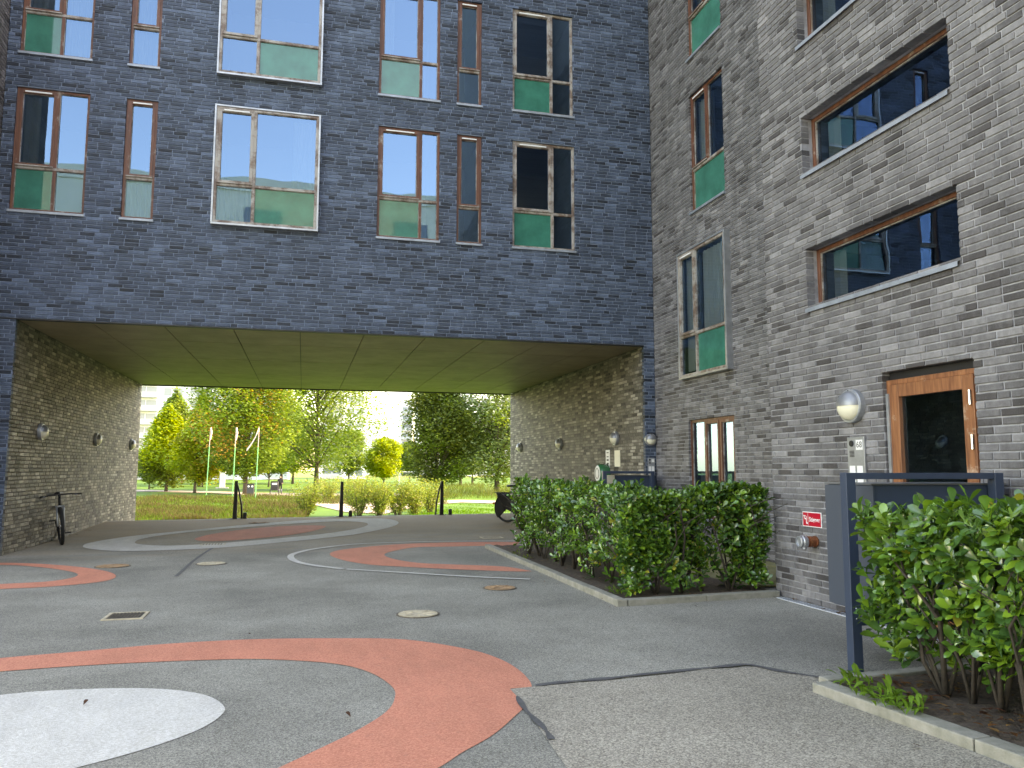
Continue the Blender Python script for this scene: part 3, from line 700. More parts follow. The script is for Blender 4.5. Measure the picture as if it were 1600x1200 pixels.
window(wing, FR_, HR[1], [(0, .62, .325, 1, 'fix'), (.62, 1, .325, 1, 'sash'), (0, .62, 0, .325, 'green'), (.62, 1, 0, .325, 'fix')], WOOD_WORN, box=True, curtains=[(.64, .98, .05, .97), (.03, .6, .36, .97)], cmat=BLIND)
window(wing, FR_, HR[3], [(0, .34, 0, 1, 'sash'), (.34, .67, 0, 1, 'sash'), (.67, 1, 0, 1, 'fix')], WOOD, curtains=full, vent=False)
for h in HN[:3]:
    window(wing, FN, h, [(0, 1, 0, 1, 'fix')], WOOD, inset=.14, sill=False, room=2.2, curtains=[(.86, .97, .05, .95)])
    mb = MB(); a0, a1, z0 = h[0]-.0, h[1], h[2]
    mb.quad(FN.p(a0, z0-.035, .03), FN.p(a1, z0-.035, .03), FN.p(a1, z0+.035, -.15), FN.p(a0, z0+.035, -.15)); mb.quad(FN.p(a0, z0-.075, .03), FN.p(a1, z0-.075, .03), FN.p(a1, z0-.035, .03), FN.p(a0, z0-.035, .03))
    part('ledge', mb, SILL, wing)
# entrance door
da0, da1, dz1 = 5.145, 6.19, 2.29
mb = MB(); FN.box(mb, da0, da0+.045, 0.01, dz1-.075, -.14, -.05); FN.box(mb, da1-.045, da1, .01, dz1-.075, -.14, -.05); FN.box(mb, da0+.045, da1-.045, dz1-.12, dz1-.075, -.14, -.051)
door = part('door', mb, WOOD_DOOR, wing, bevel=.004)
part('head_gap', FN.box(MB(), da0, da1, dz1-.074, dz1, -.14, -.09), STEELD, door)
mb = MB(); i0, i1, j0, j1 = da0+.047, da1-.047, .02, dz1-.122; sw = .115
FN.box(mb, i0, i0+sw, j0, j1, -.11, -.035); FN.box(mb, i1-sw, i1, j0, j1, -.11, -.035); FN.box(mb, i0+sw, i1-sw, j1-sw, j1, -.11, -.036); FN.box(mb, i0+sw, i1-sw, j0, j0+.2, -.11, -.036)
part('leaf_frame', mb, WOOD_DOOR, door, bevel=.004)
mb = MB(); FN.quad(mb, i0+sw-.01, i1-sw+.01, j0+.19, j1-sw+.01, -.075); part('pane', mb, GLASS, door)
part('edge_strip', FN.box(MB(), i1-.004, i1+.03, .02, dz1-.2, -.05, -.02), ALU, door)
for z in (1.98, 1.62): part('hinge', MB().tube([FN.p(i0+.03, z-.06, -.025), FN.p(i0+.03, z+.06, -.025)], .013, 8), CHROME, door)
m5 = MB(); b = [(da0, 0.01), (da1, .01), (da1, dz1), (da0, dz1)]
for (x, y), (x2, y2) in zip(b, b[1:]+b[:1]): m5.quad(FN.p(x, y, -.16), FN.p(x2, y2, -.16), FN.p(x2, y2, -2.2), FN.p(x, y, -2.2))
m5.quad(*[FN.p(x, y, -2.2) for x, y in b]); part('hall_lining', m5, ROOM, door)
part('plinth_panel', FR_.box(MB(), 8.05, 9.2, -.2, .5, .001, .03), NAVY, wing)

# ------------------------------------------------------------------ wall fittings
def bulkhead(pos, nrm, r, label, group=None):
    p = Vector(pos); n = Vector(nrm); t = thing('bulkhead_lamp', tuple(p), label, 'wall lamp', group)
    part('base_ring', MB().lathe(p, n, [(r, 0), (r, .05), (r*.97, .06), (r*.86, .062), (r*.84, .05)], 28), ALU, t, smooth=False)
    def dome(z_lo, z_hi, M, nm, push=0):
        mb = MB(); R = r*.85; side = n.cross(Vector((0, 0, 1))).normalized(); N = 16; K = 7
        th0, th1 = (0, math.pi) if z_lo >= 0 else (math.pi, 2*math.pi)
        for k in range(K+1):
            ph = (math.pi/2)*k/K
            for j in range(N+1):
                th = th0+(th1-th0)*j/N
                q = p+n*(.052+push+R*.72*math.sin(ph))+(side*math.cos(th)+Vector((0, 0, 1))*math.sin(th))*(R+push)*math.cos(ph)
                mb.v.append(tuple(q))
        for k in range(K):
            for j in range(N):
                a = k*(N+1)+j; mb.f.append((a, a+1, a+N+2, a+N+1))
        part(nm, mb, M, t, smooth=True)
    dome(-1, 0, LAMPGLASS, 'opal_glass'); dome(0, 1, mat('lamp_hood', (.26, .27, .28), .45, .6), 'hood', .004)
    part('screw', MB().lathe(p+n*.06+Vector((0, 0, 1))*r*.91, n, [(.008, 0), (.006, .004)], 8), STEELD, t)
for k, y in enumerate((16.14, 20.15, 24.0)):
    bulkhead((XL, y, 2.06), (1, 0, 0), .15, ['half hooded round wall lamp in passage above the bicycle, by the pier', 'half hooded round wall lamp midway along passage wall with bicycle', 'half hooded round wall lamp by the park end of the bicycle wall'][k], 'passage wall lamps')
for k, y in enumerate((16.06, 19.92, 23.87)):
    bulkhead((XR, y, 2.06), (-1, 0, 0), .15, ['half hooded round wall lamp above the cream wall plate', 'half hooded round wall lamp midway along passage wall with green drum', 'half hooded round wall lamp by the park end of the green drum wall'][k], 'passage wall lamps')
bulkhead((XR+.10, Y0, 1.98), (0, -1, 0), .12, 'round wall lamp on narrow blue brick pier beside small intercom', 'entrance wall lamps')
bulkhead((X1, 6.585, 2.01), (-1, 0, 0), .165, 'large half hooded round wall lamp beside the wooden entrance door', 'entrance wall lamps')

def text_mb(s, size, org, right, up, M, parent, name='lettering', bold=0.0):
    cu = bpy.data.curves.new('t', 'FONT'); cu.body = s; cu.size = size; cu.align_x = 'CENTER'; cu.align_y = 'CENTER'; cu.offset = bold
    to = bpy.data.objects.new('t', cu); COL.objects.link(to); dg = bpy.context.evaluated_depsgraph_get(); me = to.evaluated_get(dg).to_mesh()
    mb = MB(); R, U = Vector(right), Vector(up)
    mb.v = [tuple(Vector(org)+R*v.co.x+U*v.co.y) for v in me.vertices]; mb.f = [tuple(p.vertices) for p in me.polygons]
    bpy.data.objects.remove(to); part(name, mb, M, parent)
def intercom(fr, a0, a1, z0, z1, label, num):
    c = fr.p((a0+a1)/2, z0, 0); t = thing('intercom_panel', c, label, 'intercom')
    w_ = a1-a0; sgn = -1 if fr is FN or fr is FR_ else 1
    part('plate', fr.box(MB(), a0, a1, z0, z1, .001, .022), ALU, t, bevel=.003)
    # picture-left is high a on the wing wall
    L = (lambda t_: a1-w_*t_) if sgn < 0 else (lambda t_: a0+w_*t_)
    def lab(t0, t1, s0, s1, M, nm, d=.0235):
        q = sorted((L(t0), L(t1))); zz0, zz1 = z1-(z1-z0)*s1, z1-(z1-z0)*s0
        m_ = MB(); fr.quad(m_, q[0], q[1], zz0, zz1, d); part(nm, m_, M, t)
    H = z1-z0
    lab(.52, .92, .04, .04+.4*w_/H, WHITE, 'number_plate')
    if num:
        rt = -fr.ea if sgn < 0 else fr.ea
        text_mb(num, w_*.34, fr.p(L(.72), z1-H*(.04+.2*w_/H), .025), rt, (0, 0, 1), INK, t)
    part('camera_lens', MB().lathe(fr.p(L(.26), z1-w_*.26, .022), fr.en, [(w_*.13, 0), (w_*.12, .008), (.0, .01)], 16), BLACK, t)
    for k in range(5): lab(.12, .42, (.55+.055*k)*w_/H, (.58+.055*k)*w_/H, STEELD, 'speaker_slot')
    lab(.10, .44, 1.15*w_/H, .97, WHITE, 'name_strip'); lab(.54, .88, 1.15*w_/H, .97, WHITE, 'name_strip')
intercom(FN, 6.44, 6.68, .98, 1.71, 'aluminium intercom panel with number 68 and white name strips', '68')
intercom(FF, 6.585, 6.73, .95, 1.62, 'narrow grey intercom panel with white name strip on the blue pier', '')
# red sign Stigror and dry riser
p = FN.p(7.30, .82, 0); t = thing('fire_sign', p, 'small red and white sign reading Stigrør on grey brick', 'sign')
part('plate', FN.box(MB(), 7.15, 7.465, .80, .955, .001, .008), WHITE, t)
m_ = MB(); FN.quad(m_, 7.158, 7.457, .808, .947, .0095); part('red_field', m_, RED, t)
text_mb('Stigrør', .066, FN.p(7.262, .876, .0105), (0, -1, 0), (0, 0, 1), WHITE, t, bold=.0012)
m_ = MB(); FN.quad(m_, 7.368, 7.373, .812, .943, .0105); part('divider', m_, WHITE, t)
m_ = MB()
FN.quad(m_, 7.395, 7.405, .83, .91, .0105); FN.quad(m_, 7.375, 7.395, .83, .842, .0105); FN.quad(m_, 7.405, 7.43, .875, .887, .0105); FN.quad(m_, 7.425, 7.435, .885, .915, .0105); FN.quad(m_, 7.412, 7.448, .905, .917, .0105); part('pictogram', m_, WHITE, t)
c = Vector((X1, 7.27, .655)); t = thing('riser_coupling', tuple(c), 'grey hose coupling on rusty copper pipe below the red sign', 'pipe coupling')
part('pipe', MB().lathe(c, (-1, 0, 0), [(.058, 0), (.058, .015), (.045, .018), (.045, .05), (.056, .052), (.056, .09), (.046, .092), (.046, .12)], 18), COPPER, t)
part('coupling_ring', MB().lathe(c+Vector((-.118, 0, 0)), (-1, 0, 0), [(.06, 0), (.068, .01), (.068, .05), (.06, .058), (.06, .08), (.045, .085), (.04, .07), (0, .07)], 20), ALU, t)
for a in (0, 2.1, 4.2):
    d = Vector((0, math.cos(a), math.sin(a))); part('lug', MB().tube([c+Vector((-.16, 0, 0))+d*.06, c+Vector((-.16, 0, 0))+d*.078], .012, 6), ALU, t)
part('cap_chain', MB().tube([c+Vector((-.2, .03, -.03)), c+Vector((-.19, .055, -.09)), c+Vector((-.17, .05, -.1))], .005, 5), ALU, t)
# plates and green drum on the right passage wall
pc = onY(966, 709, 15.6); q = XR-.001
solo('wall_plate', FPR.box(MB(), 15.85, 16.15, 1.45, 1.80, .001, .012), CREAM, 'cream blank plate under a passage wall lamp', 'wall plate')
t = thing('notice_sign', FPR.p(16.55, 1.5, 0), 'slim white notice with small dark lettering above green drum', 'sign')
part('plate', FPR.box(MB(), 16.44, 16.68, 1.42, 1.82, .001, .008), WHITE, t)
for k, (z, hgt) in enumerate(((1.75, .02), (1.66, .02), (1.58, .035), (1.50, .035))):
    m_ = MB(); FPR.quad(m_, 16.50, 16.62, z, z+hgt, .0095); part('print_line', m_, INK, t)
c = Vector((XR, 16.6, 1.30)); t = thing('hose_drum', tuple(c), 'glossy green round drum with white front on passage wall', 'hose drum')
part('drum', MB().lathe(c, (-1, 0, 0), [(.19, 0), (.215, .02), (.215, .18), (.2, .22), (.17, .235)], 30), GREENP, t, smooth=True)
part('face', MB().lathe(c+Vector((-.232, 0, 0)), (-1, 0, 0), [(.172, 0), (.165, .012), (0, .016)], 28), WHITE, t)
part('ring_mark', MB().torus(c+Vector((-.248, 0, 0)), (-1, 0, 0), .11, .006, 28, 6), INK, t)

# ------------------------------------------------------------------ mailbox stands
def mailbox_stand(x0, x1, y, ztop, zb, depth, label, nbox):
    t = thing('mailbox_stand', ((x0+x1)/2, y, 0), label, 'mailbox stand', 'mailbox stands at the entrances'); pw = .075
    for x in (x0, x1-pw):
        part('post', MB().box(x, x+pw, y, y+pw, 0, ztop), NAVY, t, bevel=.004)
        for z in (zb+.07, zb-.0, ztop-.25): part('bolt', MB().lathe((x+pw/2, y, z), (0, -1, 0), [(.008, 0), (.006, .004), (0, .005)], 8), CHROME, t)
    part('top_rail', MB().box(x0+pw, x1-pw, y+.004, y+pw-.004, ztop-.045, ztop), NAVY, t, bevel=.003)
    part('bottom_rail', MB().box(x0+pw, x1-pw, y+.01, y+pw-.01, zb-.05, zb-.005), NAVY, t, bevel=.003)
    bx0, bx1 = x0+.27, x1+.08; y0_, y1_ = y+.085, y+.085+depth
    part('cabinet', MB().box(bx0, bx1, y0_, y1_, zb, ztop-.09), NAVY, t, bevel=.006)
    part('end_panel', MB().box(bx0-.012, bx0-.002, y0_-.02, y1_+.03, zb+.01, ztop-.095), mat('navy_sky_lit', (.05, .066, .09), .45, .1), t)  # same navy lightened: sky light on this end painted into its colour
    part('lid', MB().box(bx0-.015, bx1+.01, y0_-.012, y1_+.03, ztop-.089, ztop-.078), mat('navy_lid', (.12, .13, .14), .4, .3), t)
    for k in range(nbox):
        xa = bx0+.02+(bx1-bx0-.04)*k/nbox; xb = bx0+.02+(bx1-bx0-.04)*(k+1)/nbox-.01
        d = part('mailbox_door', MB().box(xa, xb, y1_+.001, y1_+.012, zb+.03, ztop-.13), NAVY, t)
        part('name_label', MB().box(xa+.03, xb-.03, y1_+.012, y1_+.014, ztop-.24, ztop-.21), WHITE, d)
        part('letter_slot', MB().box(xa+.02, xb-.02, y1_+.012, y1_+.015, ztop-.19, ztop-.17), STEELD, d)
    return t
ms = mailbox_stand(3.70, 5.02, 4.815, 1.375, .37, .52, 'dark navy steel mailbox stand behind the hedge beside the entrance door', 4)
ms.rotation_euler.z = math.radians(-2)
mailbox_stand(5.45, 6.5, 14.05, 1.36, .45, .35, 'dark navy mailbox stand beyond the hedge at the passage corner', 3)

# ------------------------------------------------------------------ kerbs, beds, terrace
def kerb(pts, label, wd=.11, hgt=.062, side=1):
    t = thing('kerb', (*pts[0], 0), label, 'kerb'); rd = random.Random(5)
    for a, b in zip(pts, pts[1:]):
        a, b = Vector(a), Vector(b); L = (b-a).length; n = max(1, round(L/.98)); d = (b-a)/L; nn = Vector((d.y, -d.x))*side
        for k in range(n):
            s0, s1 = L*k/n+.004, L*(k+1)/n-.004
            if a is not Vector(pts[0]) and k == 0: s0 += .0
            dz = rd.uniform(-.006, .006); p0, p1 = a+d*s0, a+d*s1; q1, q0 = p1+nn*wd, p0+nn*wd
            mb = MB(); mb.v = [(p.x, p.y, z) for z in (-.05, hgt+dz) for p in (p0, p1, q1, q0)]
            mb.f = [(0, 1, 2, 3), (7, 6, 5, 4), (4, 5, 1, 0), (5, 6, 2, 1), (6, 7, 3, 2), (7, 4, 0, 3)]
            part('kerb_stone', mb, CONCRETE, t, bevel=.008)
kerb([(3.17, 14.0), (3.15, 7.75)], 'long concrete kerb edging the hedge bed beside salmon paint', side=-1)
kerb([(3.27, 7.755), (5.13, 7.89)], 'short concrete kerb between hedge bed and entrance paving', side=-1)
kerb([(3.145, 4.53), (3.27, 3.40), (3.40, 2.2), (3.52, 1.0)], 'mossy concrete kerb edging the bed of the big leaved hedge', wd=.13, side=-1)
kerb([(3.28, 4.55), (5.0, 4.63)], 'concrete kerb under the navy mailbox stand', wd=.1, side=-1)
def soil(name, pts, z):
    bm = bmesh.new(); vs = [bm.verts.new((*p, z)) for p in pts]; f = bm.faces.new(vs)
    bmesh.ops.triangulate(bm, faces=[f]); bmesh.ops.subdivide_edges(bm, edges=bm.edges[:], cuts=9, use_grid_fill=True)
    rd = random.Random(8)
    for v in bm.verts: v.co.z += rd.uniform(-.012, .015)
    bm.normal_update()
    for f in bm.faces:
        if f.normal.z < 0: f.normal_flip()
    me = bpy.data.meshes.new(name); bm.to_mesh(me); bm.free(); me.materials.append(SOIL); o = bpy.data.objects.new(name, me); COL.objects.link(o); o['kind'] = 'structure'; OFF[o] = (0, 0, 0)
soil('soil_bed', [(3.27, 7.86), (5.12, 7.99), (5.12, 8.5), (4.25, 8.5), (4.25, 13.95), (3.28, 13.95)], .045)
soil('soil_bed', [(3.27, 4.53), (3.39, 3.45), (3.52, 2.25), (3.64, 1.0), (5.12, 1.0), (5.12, 4.6)], .05)
tp = struct('terrace_paving', MB().quad((4.25, 8.5, .01), (X2, 8.5, .01), (X2, 13.9, .01), (4.25, 13.9, .01)), mat('joint_sand', (.1, .09, .06), .95))
rd = random.Random(4)
for i in range(9):
    for j in range(18):
        x0, y0 = 4.26+i*.278, 8.51+j*.299; dz = rd.uniform(-.003, .004)
        o = part('paving_slab', MB().box(x0+.004, x0+.272, y0+.004, y0+.293, .012, .03+dz), PAVER, tp)
# metal channel drain along the entrance wall
t = thing('channel_drain', (5.1, 6, 0), 'pale galvanised slot drain along the foot of the entrance wall', 'drain')
part('channel', MB().box(5.045, 5.15, 3.0, 7.85, -.02, .006), mat('galvanised', (.62, .66, .68), .5, .2), t)
for k in range(60):
    y = 4.95+k*.048; part('slot', MB().box(5.06, 5.135, y, y+.016, .0062, .0075), STEELD, t)

# ------------------------------------------------------------------ hedges
def leaf_geo(mb, p, d, up, L, Wd, col, curl=.25):
    """obovate glossy leaf: base p, direction d, upper side up; 10 triangles"""
    d = d.normalized(); s = d.cross(up).normalized(); up = s.cross(d)
    i = len(mb.v); prof = ((.0, .06), (.32, .5), (.66, 1.), (.88, .74))
    for (t, ww) in prof:
        c = p+d*(L*t)-up*(curl*L*t*t)+up*L*.05*t
        for sg in (-1, 1): mb.v.append(tuple(c+s*(sg*Wd*.5*ww)+up*(.13*Wd*ww)))
        mb.v.append(tuple(c))
    tip = p+d*L-up*(curl*L); mb.v.append(tuple(tip))
    for k in range(3):
        a = i+3*k; b = a+3
        mb.f += [(a, a+2, b+2, b), (a+2, a+1, b+1, b+2)]
    a = i+9; mb.f += [(a, a+2, i+12), (a+2, a+1, i+12)]
    if mb.c is not None: mb.c += [col]*13
def leaf_col(rd):
    t = rd.random()
    if t < .012: return (.34, .32, .05)
    g = rd.uniform(.75, 1.3)
    if t < .24: return (.155*g, .30*g, .036*g)
    if t < .75: return (.085*g, .21*g, .034*g)
    return (.045*g, .125*g, .034*g)
def hedge(name, label, segs, top, zlow, L0, ntip, stems, seed, nvis=300, thin=None, wts=None, shear=0.):
    """segs: list of (x0,x1,y0,y1) boxes; tips on their outer skin"""
    rd = random.Random(seed); base = (sum(s[0]+s[1] for s in segs)/2/len(segs), sum(s[2]+s[3] for s in segs)/2/len(segs), 0)
    t = thing(name, base, label, 'hedge')
    leaves = []
    def inside(x, y, z, m=0):
        return any(s[0]-m < x < s[1]+m and s[2]-m < y < s[3]+m for s in segs)
    tips = []
    tot = sum((s[1]-s[0])*(s[3]-s[2]) for s in segs)
    while len(tips) < ntip:
        s = rd.choices(segs, [(q[1]-q[0]+.3)*(q[3]-q[2]+.3)*(wts[qi] if wts else 1) for qi, q in enumerate(segs)])[0]
        x, y = rd.uniform(s[0], s[1]), rd.uniform(s[2], s[3]); k = rd.random()
        # outward normal choice: top or one of the sides
        if k < .3: z = top+rd.gauss(0, .025); n = Vector((rd.gauss(0, .25), rd.gauss(0, .25), 1))
        else:
            e = rd.random(); z = zlow+(top-zlow)*rd.random()**.8; dep = abs(rd.gauss(0, .09)) if rd.random() < .75 else rd.random()*.35
            if e < .42: y = s[2]+dep; n = Vector((rd.gauss(0, .4), -1, .45))
            elif e < .8: x = s[0]+dep+(top-z)*shear; n = Vector((-1, rd.gauss(0, .4), .45))
            elif e < .9: x = s[1]-dep; n = Vector((1, rd.gauss(0, .4), .45))
            else: y = s[3]-dep; n = Vector((rd.gauss(0, .4), 1, .45))
        bump_ = .05*math.sin(x*5.1+z*3)+.05*math.sin(y*4.3+z*4.7)
        if z < zlow+.35 and not (wts and x > 4.78) and rd.random() > ((z-zlow)/.35)**.8*.8+.12: continue
        if thin and thin(x, y, z) < rd.random(): continue
        p = Vector((x, y, z))+n.normalized()*bump_
        tips.append((p, n.normalized()))
    for (p, n) in tips:
        ax = (n+Vector((rd.gauss(0, .25), rd.gauss(0, .25), rd.uniform(.1, .7)))).normalized()
        ref = Vector((0, 0, 1)) if abs(ax.z) < .9 else Vector((1, 0, 0)); e1 = ax.cross(ref).normalized(); e2 = ax.cross(e1)
        m_ = rd.randint(6, 10); ph = rd.random()*6
        gcol = leaf_col(rd)
        for k in range(m_):
            an = ph+k*2.4; op = .6+.62*k/m_+rd.gauss(0, .08); rad = e1*math.cos(an)+e2*math.sin(an)
            d = ax*math.cos(op)+rad*math.sin(op)
            L = L0*rd.uniform(.5, 1.18); col = leaf_col(rd) if rd.random() < .5 else gcol
            leaves.append((p-ax*(.012*k), d, ax, L, L*rd.uniform(.42, .52), col, rd.uniform(.05, .3)))
    # the 300 leaves that show largest are single parts
    sc = []
    for i, lf in enumerate(leaves):
        q = proj(lf[0]+lf[1]*lf[3]*.5)
        if q and 0 < q[0] < 1600 and 0 < q[1] < 1200:
            view = (lf[0]-Vector((0, 0, HC))).normalized(); face = abs(lf[2].dot(view))
            outer = 0 if any(s[0]+.16 < lf[0].x and s[2]+.16 < lf[0].y and lf[0].z < top-.1 for s in segs[:1]) else 1
            sc.append((lf[3]/q[2]*(.3+face)*outer, i))
    sc.sort(reverse=True); pick = {i for _, i in sc[:nvis]}
    fol = MB(); fol.c = []; shared = {}
    for i, (p, d, up, L, W_, c, cu) in enumerate(leaves):
        if i in pick:
            key = (leafkey := rd.randrange(14))
            if key not in shared:
                b = MB(); b.c = []; leaf_geo(b, Vector((0, 0, 0)), Vector((0, 1, 0)), Vector((0, 0, 1)), 1, .47, leaf_col(rd), .06+.02*key); shared[key] = mesh_of('leaf', b, LEAF_HEDGE, smooth=True)
            o = bpy.data.objects.new('leaf', shared[key]); COL.objects.link(o); o.parent = t
            yv = d.normalized(); xv = yv.cross(up).normalized(); zv = xv.cross(yv)
            mm = Matrix((xv*L, yv*L, zv*L)).transposed().to_4x4(); mm.translation = p-Vector(base); o.matrix_local = mm
        else: leaf_geo(fol, p, d, up, L, W_, c, cu)
    part('foliage', fol, LEAF_HEDGE, t, smooth=True, stuff=True)
    # stems: forked from the soil to the tips
    near = lambda q: min(tips, key=lambda tp_: (tp_[0]-q).length_squared)
    for (sx, sy) in stems:
        mb = MB(); b0 = Vector((sx, sy, .02))
        for k in range(rd.randint(4, 5)):
            an = rd.random()*6.28; r1 = rd.uniform(.04, .12); r2 = rd.uniform(.12, .34)
            a = b0+Vector((math.cos(an)*r1, math.sin(an)*r1, rd.uniform(.2, .32))); b = b0+Vector((math.cos(an)*r2, math.sin(an)*r2, rd.uniform(.5, .7))); c_ = b+Vector((rd.gauss(0, .08), rd.gauss(0, .08), rd.uniform(.2, .4)))
            c_.z = min(c_.z, top-.06)
            r0 = rd.uniform(.009, .017)
            mb.tube([b0, a, b, c_], [r0*1.25, r0, r0*.75, r0*.4], 6)
            for m2 in range(4):
                f = a.lerp(b, rd.random()) if m2 < 2 else b.lerp(c_, rd.random()); g_ = f+Vector((rd.gauss(0, .13), rd.gauss(0, .13), rd.uniform(.1, .25))); g_.z = min(g_.z, top-.03)
                mb.tube([f, (f+g_)/2+Vector((rd.gauss(0, .02), rd.gauss(0, .02), .02)), g_], [r0*.5, r0*.4, r0*.25], 5)
        part('stem', mb, STEM, t, smooth=True)
    return t
st = [(3.62+random.uniform(-.06, .06), 8.3+.42*k) for k in range(11)]+[(3.75+.3*k, 8.16+random.uniform(-.05, .05)) for k in range(5)]
def thin1(x, y, z):
    if x > 4.78: return 1
    if y < 8.6 and x > 4.15 and z < .95: return .4+.6*max(0, (z-.45)/.4)
    return 1
hedge('clipped_hedge', 'long clipped evergreen hedge with bare lower stems beside the wing', [(3.32, 4.12, 7.95, 12.6), (4.1, 5.04, 8.0, 8.5), (4.75, 5.06, 8.0, 8.45)], 1.12, .12, .092, 2900, st, 3, thin=thin1, wts=[1, 2., 3.])
st2 = [tuple(onZ(u_, v_, .05).to_2d()) for u_, v_ in ((1478, 1090), (1520, 1100), (1565, 1112), (1610, 1140))]+[(4.3, 3.2), (4.6, 4.0), (4.1, 2.7), (4.0, 1.9), (4.7, 2.6)]
hedge('clipped_hedge', 'broad evergreen hedge with big glossy leaves before the mailbox stand', [(3.44, 5.0, 1.2, 4.44)], 1.12, .12, .106, 2600, st2, 9, shear=.32)

# weeds, leaf litter
def weed(x, y, z, h, n, label, seed, col=(.10, .22, .03)):
    rd = random.Random(seed); mb = MB(); mb.c = []
    t = thing('weed', (x, y, z), label, 'weed', 'weeds in the kerb beds')
    for k in range(n):
        an = rd.random()*6.28; el = rd.uniform(.3, 1.3); d = Vector((math.cos(an)*math.cos(el), math.sin(an)*math.cos(el), math.sin(el))); L = h*rd.uniform(.5, 1.1); g = rd.uniform(.7, 1.35)
        p = Vector((x+rd.gauss(0, .05), y+rd.gauss(0, .06), z+rd.random()*h*.5))
        leaf_geo(mb, p, d, Vector((0, 0, 1)) if abs(d.z) < .9 else Vector((1, 0, 0)), L, L*.34, tuple(c*g for c in col), .4)
    part('leaves', mb, LEAF_TREE, t, smooth=True)
for k, (u, v, h, n) in enumerate(((1330, 1072, .16, 16), (1362, 1088, .15, 26), (1392, 1100, .16, 30), (1420, 1112, .13, 22), (960, 925, .12, 22), (985, 930, .10, 16), (805, 866, .10, 20), (822, 872, .10, 18))):
    p = onZ(u, v, .06); x_ = p.x
    lab_ = ['leafy green weed sprouting at the foot of the mailbox post', 'tuft of green weeds touching the mailbox post weed', 'thickest tuft of green weeds in the row behind the mossy kerb', 'tuft of green weeds under the first big leaved hedge stem', 'small weed right at the corner of the hedge kerb', 'smaller weed under the hedge just off the kerb corner', 'grassy weed at the very tip of the hedge bed', 'grassy weed behind the one at the hedge bed tip'][k]
    weed(x_, p.y, .05, h*.7, n+8, lab_, 40+k, (.12, .24, .03) if k != 6 and k != 7 else (.16, .22, .04))
mb = MB(); mb.c = []; rd = random.Random(15)
for k in range(420):
    if k < 150 or k >= 260: x, y, z = 3.42+abs(rd.gauss(0, .5)), rd.uniform(2.4, 4.5), .075
    elif k < 215: x, y, z = rd.uniform(3.3, 4.2), rd.uniform(7.9, 13.5), .07
    else: x, y, z = 3.13-abs(rd.gauss(0, .07)), rd.uniform(7.7, 13.5), .012
    if k % 9 == 0: x, y, z = (X1-.03-abs(rd.gauss(0, .05)), rd.uniform(4.9, 7.9), .02) if k % 2 else (XL+.05+abs(rd.gauss(0, .06)), rd.uniform(14.6, 20), .05)
    an = rd.random()*6.28; g = rd.uniform(.5, 1.2); c = rd.choice([(.22, .09, .035), (.16, .08, .04), (.28, .15, .06), (.12, .05, .03)])
    s = rd.uniform(.015, .035) if 215 <= k < 260 else rd.uniform(.03, .075)
    leaf_geo(mb, Vector((x, y, z)), Vector((math.cos(an), math.sin(an), rd.uniform(-.1, .2))), Vector((0, 0, 1)), s, s*.5, tuple(q*g for q in c), .15)
struct('leaf_litter', mb, LEAF_TREE, 'stuff')
rd = random.Random(77); k = 0
for (u, v) in ((390, 993), (548, 1124), (130, 1105), (1400, 1006), (940, 938), (1215, 936), (1440, 1170), (1090, 950)):
    p = G(u, v); mb = MB(); mb.c = []; an = rd.random()*6
    leaf_geo(mb, Vector((p.x, p.y, p.z+.014)), Vector((math.cos(an), math.sin(an), .1)), Vector((0, 0, 1)), .055, .025, (.10, .045, .03), -.2)
    o = solo('dead_leaf', mb, LEAF_TREE, 'single dry brown leaf lying on the asphalt', 'leaf', 'dry leaves scattered on the asphalt')

